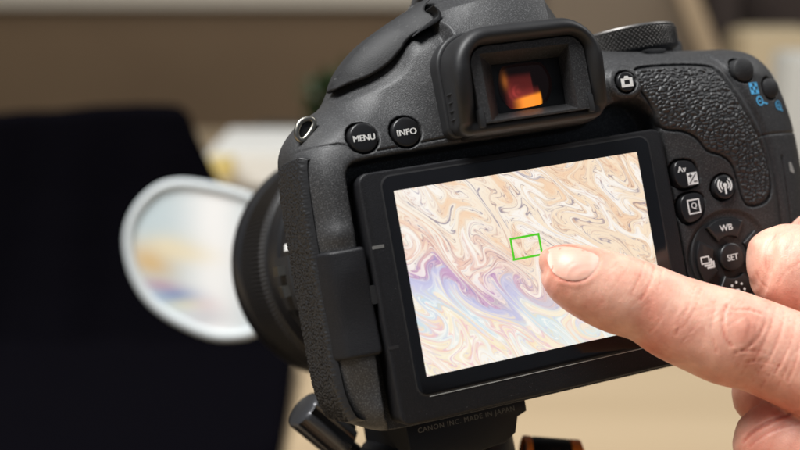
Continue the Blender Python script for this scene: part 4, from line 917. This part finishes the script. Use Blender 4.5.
# black cloth: stands up behind the soap film, then runs forward over the desk
def clothmesh():
    D = 0.80; top = [(-260, 114), (-100, 109), (0, 107), (40, 104), (70, 104), (100, 100.5), (130, 99), (150, 97), (180, 97), (196, 100), (208, 113)]
    yw = W(100, 339, D).y
    rows = []; nC = 60
    # path: top edge -> desk fold -> forward over the desk
    for r_ in range(44):
        t = r_ / 43; row = []
        for c in range(nC + 1):
            s = c / nC
            uu = -300 + (207 + 300) * s; vt = np.interp(uu, [p[0] for p in top], [p[1] for p in top])
            pt = W(uu, vt, D * 1.0); xt = pt.x; zt = pt.z
            if s > 0.97: zt -= 0.012 * ((s - 0.97) / 0.03) ** 2
            if t < 0.5:
                k = t / 0.5; z = zt * (1 - k) + 0.012 * k; x = xt + 0.062 * k * s ** 3; y = yw - 0.03 * k ** 3 + 0.006 * math.sin(s * 40 + k * 3) * k + 0.004 * math.sin(s * 17 + 1)
            else:
                k = (t - 0.5) / 0.5; z = 0.012 * (1 - k) ** 6 + 0.004 + 0.002 * math.sin(s * 31 + k * 9) ** 2; y = yw - 0.03 - k * 0.48; x = xt * (1 - 0.17 * k) + 0.062 * s ** 3 - 0.012 * k * s ** 3
            row.append((x, y, z))
        rows.append(row)
    V = [p for r in rows for p in r]; n = nC + 1; F = [(i * n + j, (i + 1) * n + j, (i + 1) * n + j + 1, i * n + j + 1) for i in range(43) for j in range(nC)]
    o = wobj('black_cloth', V, F, M['cloth'], None, True, (-0.3, yw, 0)); sol = o.modifiers.new('t', 'SOLIDIFY'); sol.thickness = 0.004
    return o, yw
bc, yw = clothmesh(); tag(bc, 'black cloth hung upright and spread forward over the desk behind the lens', 'cloth')
# soap film in a white loop
D = 0.52
lo_px = chaikin([(121.5, 240), (127, 216), (140, 196), (158, 182), (178, 177.5), (200, 179.5), (224, 184), (252, 192), (280, 208), (296, 240), (292, 300), (262, 336), (232, 342), (210, 340), (186, 331), (160, 317), (141, 299), (127, 272)], 2)
inner = [(u, v) for u, v in lo_px]
cpx = np.array(lo_px).mean(0)
Lc = W(cpx[0], cpx[1], D); wand = empty('bubble_wand', Matrix.Translation((W(440, 300, D).x, Lc.y, 0.0))); tag(wand, 'white oval loop holding a pearly soap film in front of the lens', 'bubble wand')
wi = wand.matrix_world.inverted()
RP = []
for u, v in lo_px:
    du, dv = cpx[0] - u, cpx[1] - v; l_ = math.hypot(du, dv); RP.append(wi @ W(u + du / l_ * 5.6, v + dv / l_ * 5.6, D))
M['loop'] = mat('white_loop', (0.58, 0.62, 0.63), 0.5)
tube('loop_ring', [tuple(p) for p in RP], 0.0021, M['loop'], wand, 12, True, mm=False, up=(0.05, 0.99, 0.1))
def film():
    n = len(RP); m = 26; c = sum((Vector(p) for p in RP), Vector()) / n; V = [tuple(c)]; cols = []; F = []
    for k in range(1, m + 1):
        for p in RP: V.append(tuple(c.lerp(Vector(p), k / m)))
    for i in range(n): F.append((0, 1 + i, 1 + (i + 1) % n))
    for k in range(m - 1):
        for i in range(n): j = (i + 1) % n; F.append((1 + k * n + i, 1 + (k + 1) * n + i, 1 + (k + 1) * n + j, 1 + k * n + j))
    m_ = bpy.data.materials.new('soap_film'); m_.use_nodes = True; N = m_.node_tree.nodes; K = m_.node_tree.links; b = N['Principled BSDF']; b.inputs['Roughness'].default_value = 0.25
    a = N.new('ShaderNodeVertexColor'); a.layer_name = 'film'; K.new(a.outputs[0], b.inputs['Base Color']); b.inputs['Coat Weight'].default_value = 0.6
    o = mesh('soap_film', V, F, m_, wand, True, mm=False)
    cs = []
    for p in V:
        q = MW.inverted() @ (wand.matrix_world @ Vector(p)); u = 400 + 1200 * q.x / -q.z; v = 225 - 1200 * q.y / -q.z
        col = np.array([0.50, 0.58, 0.60])
        def mx(c_, k_): nonlocal col; col = col + (np.array(c_) - col) * min(1, max(0, k_))
        mx((0.84, 0.83, 0.81), math.exp(-((u - 215) / 32) ** 2))  # bright reflected light on the film painted into its colour
        mx((0.74, 0.66, 0.48), 0.8 * math.exp(-((v - 246) / 12) ** 2 - ((u - 165) / 26) ** 2)); mx((0.66, 0.50, 0.52), 0.6 * math.exp(-((v - (300 + 0.12 * (u - 170))) / 8) ** 2 - ((u - 205) / 16) ** 2))
        mx((0.62, 0.40, 0.16), 0.9 * math.exp(-((v - (262 + 0.28 * (u - 150))) / 15) ** 2) * math.exp(-((u - 150) / 24) ** 2)); mx((0.80, 0.66, 0.40), 0.6 * math.exp(-((v - (252 + 0.10 * (u - 170))) / 10) ** 2 - ((u - 185) / 30) ** 2))
        mx((0.14, 0.22, 0.44), 0.9 * math.exp(-((v - (295 + 0.02 * (u - 170))) / 6.5) ** 2 - ((u - 175) / 22) ** 2)); mx((0.42, 0.16, 0.26), 0.7 * math.exp(-((v - (285 + 0.1 * (u - 160))) / 4.5) ** 2 - ((u - 160) / 20) ** 2))
        mx((0.70, 0.62, 0.30), 0.5 * math.exp(-((v - 304) / 5) ** 2 - ((u - 185) / 16) ** 2)); mx((0.40, 0.38, 0.42), 0.5 * math.exp(-((v - 318) / 9) ** 2 - ((u - 205) / 25) ** 2))
        cs.append((*col, 1))
    at = o.data.color_attributes.new('film', 'FLOAT_COLOR', 'POINT'); at.data.foreach_set('color', np.array(cs, np.float32).ravel())
film()
st0 = wi @ W(296, 268, D); sx_ = (wi @ W(440, 268, D)).x
tube('stem', chaikin([tuple(st0), (st0.x + 0.02, st0.y + 0.002, st0.z), (sx_ - 0.006, st0.y + 0.004, st0.z), (sx_, st0.y + 0.004, st0.z - 0.01), (sx_, st0.y + 0.004, 0.004)], 2, False), 0.003, M['loop'], wand, 10, mm=False)
st0 = Vector((sx_ - 0.004, st0.y + 0.004, 0))
bpts = lathe([(0.001, 0.008), (0.022, 0.008), (0.024, 0.004), (0.024, 0)], 32)[0:2]
mesh('stand_base', [(st0.x + 0.004 + v[0], st0.y + v[1], v[2]) for v in bpts[0]], bpts[1], M['loop'], wand, True, mm=False)
# papers and books on the desk beyond the lens
def bookat(u0, v0, u1, v1, dep, h, depth, mt, lab, cat, name):
    a = W(u0, v0, dep); b = W(u1, v1, dep); o = box(name, (min(a.x, b.x), a.y, max(min(a.z, b.z), 0.0)), (max(a.x, b.x), a.y + depth, max(a.z, b.z)), mt, None, 0.002); tag(o, lab, cat); return o
bookat(207, 188, 322, 152, 1.15, 0, 0.16, M['paper'], 'stack of white paper on the desk behind the lens', 'paper stack', 'paper_stack')
bookat(206, 180, 232, 160, 1.10, 0, 0.03, M['yellow'], 'small yellow note block beside the white paper stack', 'note block', 'note_block')
bookat(246, 151, 330, 139, 1.28, 0, 0.12, M['pot'], 'flat dark grey case lying behind the paper stack', 'case', 'dark_case')
# plant peeping over the shoulder
pc = W(338, 120, 1.35); pt_ = empty('potted_plant', Matrix.Translation((pc.x, pc.y, 0))); tag(pt_, 'small green plant in a dark pot, half hidden behind the camera shoulder', 'plant')
V, F = lathe([(0.001, 0.0), (0.03, 0.0), (0.042, 0.07), (0.038, 0.07), (0.036, 0.05), (0.001, 0.05)], 28); mesh('pot', V, F, M['pot'], pt_, True, mm=False, sharp=40)
V = []; F = []
for k in range(60):
    a = random.uniform(0, 6.28); e = random.uniform(0.1, 1.3); l_ = random.uniform(0.03, 0.06); c = Vector((random.uniform(-.03, .03), random.uniform(-.02, .02), 0.07 + random.uniform(0, .05))); d = Vector((math.cos(a) * math.cos(e), math.sin(a) * math.cos(e), math.sin(e)))
    s = d.cross(Vector((0, 0, 1))).normalized() * 0.011; o_ = len(V); V += [c, c + d * l_ * .5 + s, c + d * l_ + Vector((0, 0, -.006)), c + d * l_ * .5 - s]; F.append((o_, o_ + 1, o_ + 2, o_ + 3))
fo_ = mesh('foliage', [tuple(v) for v in V], F, M['green'], pt_, False, mm=False); fo_['kind'] = 'stuff'
# right background: shelf uprights, boxes
def blk(u0, v0, u1, v1, dep, th, mt, name, lab, cat):
    a = W(u0, v1, dep); b = W(u1, v0, dep); o = box(name, (a.x, a.y, a.z), (b.x, a.y + th, b.z), mt, None, 0.003); tag(o, lab, cat); return o
def cab(u0, u1, vtop, dep, th, mt, name, lab, cat, ztop=None):
    a = W(u0, vtop, dep); b = W(u1, vtop, dep); o = box(name, (a.x, a.y, -0.0 if a.y < 1.75 else -0.75), (b.x, a.y + th, ztop or a.z), mt, None, 0.003); tag(o, lab, cat); return o
M['greybrown'] = mat('grey_brown_board', (0.19, 0.145, 0.10), 0.6)
cab(545, 712, -30, 1.5, 0.1, M['greybrown'], 'cardboard_box', 'grey brown box standing behind the knurled dial', 'box')
M['choc'] = mat('chocolate_board', (0.028, 0.018, 0.015), 0.6)
cab(712, 745, -60, 1.45, 0.2, M['choc'], 'narrow_cupboard', 'tall dark chocolate unit right of the grey brown box', 'cupboard')
cab(745, 830, 33, 1.40, 0.12, M['tan'], 'tan_carton', 'tan carton behind the right corner of the camera', 'carton')
cab(745, 850, -60, 1.62, 0.10, M['darkwood'], 'dark_screen', 'dark upright board above the tan carton', 'board')
cab(788, 860, 55, 1.15, 0.05, M['pale'], 'pale_folder', 'pale grey upright folder at the far right edge', 'folder')
# tan strut leaning across the grey brown box
a = W(690, -10, 1.40); b = W(728, 62, 1.40)
bm = bmesh.new()
o = box('leaning_strip', (-0.011, -0.006, 0), (0.011, 0.006, 0.30), M['strip'], None, 0.002); o.location = W(722, 85, 1.40); o.rotation_euler = (0, -math.atan2(45, 100), 0)
tag(o, 'narrow tan wooden strip leaning against the grey brown box', 'wooden strip')
bm.free()
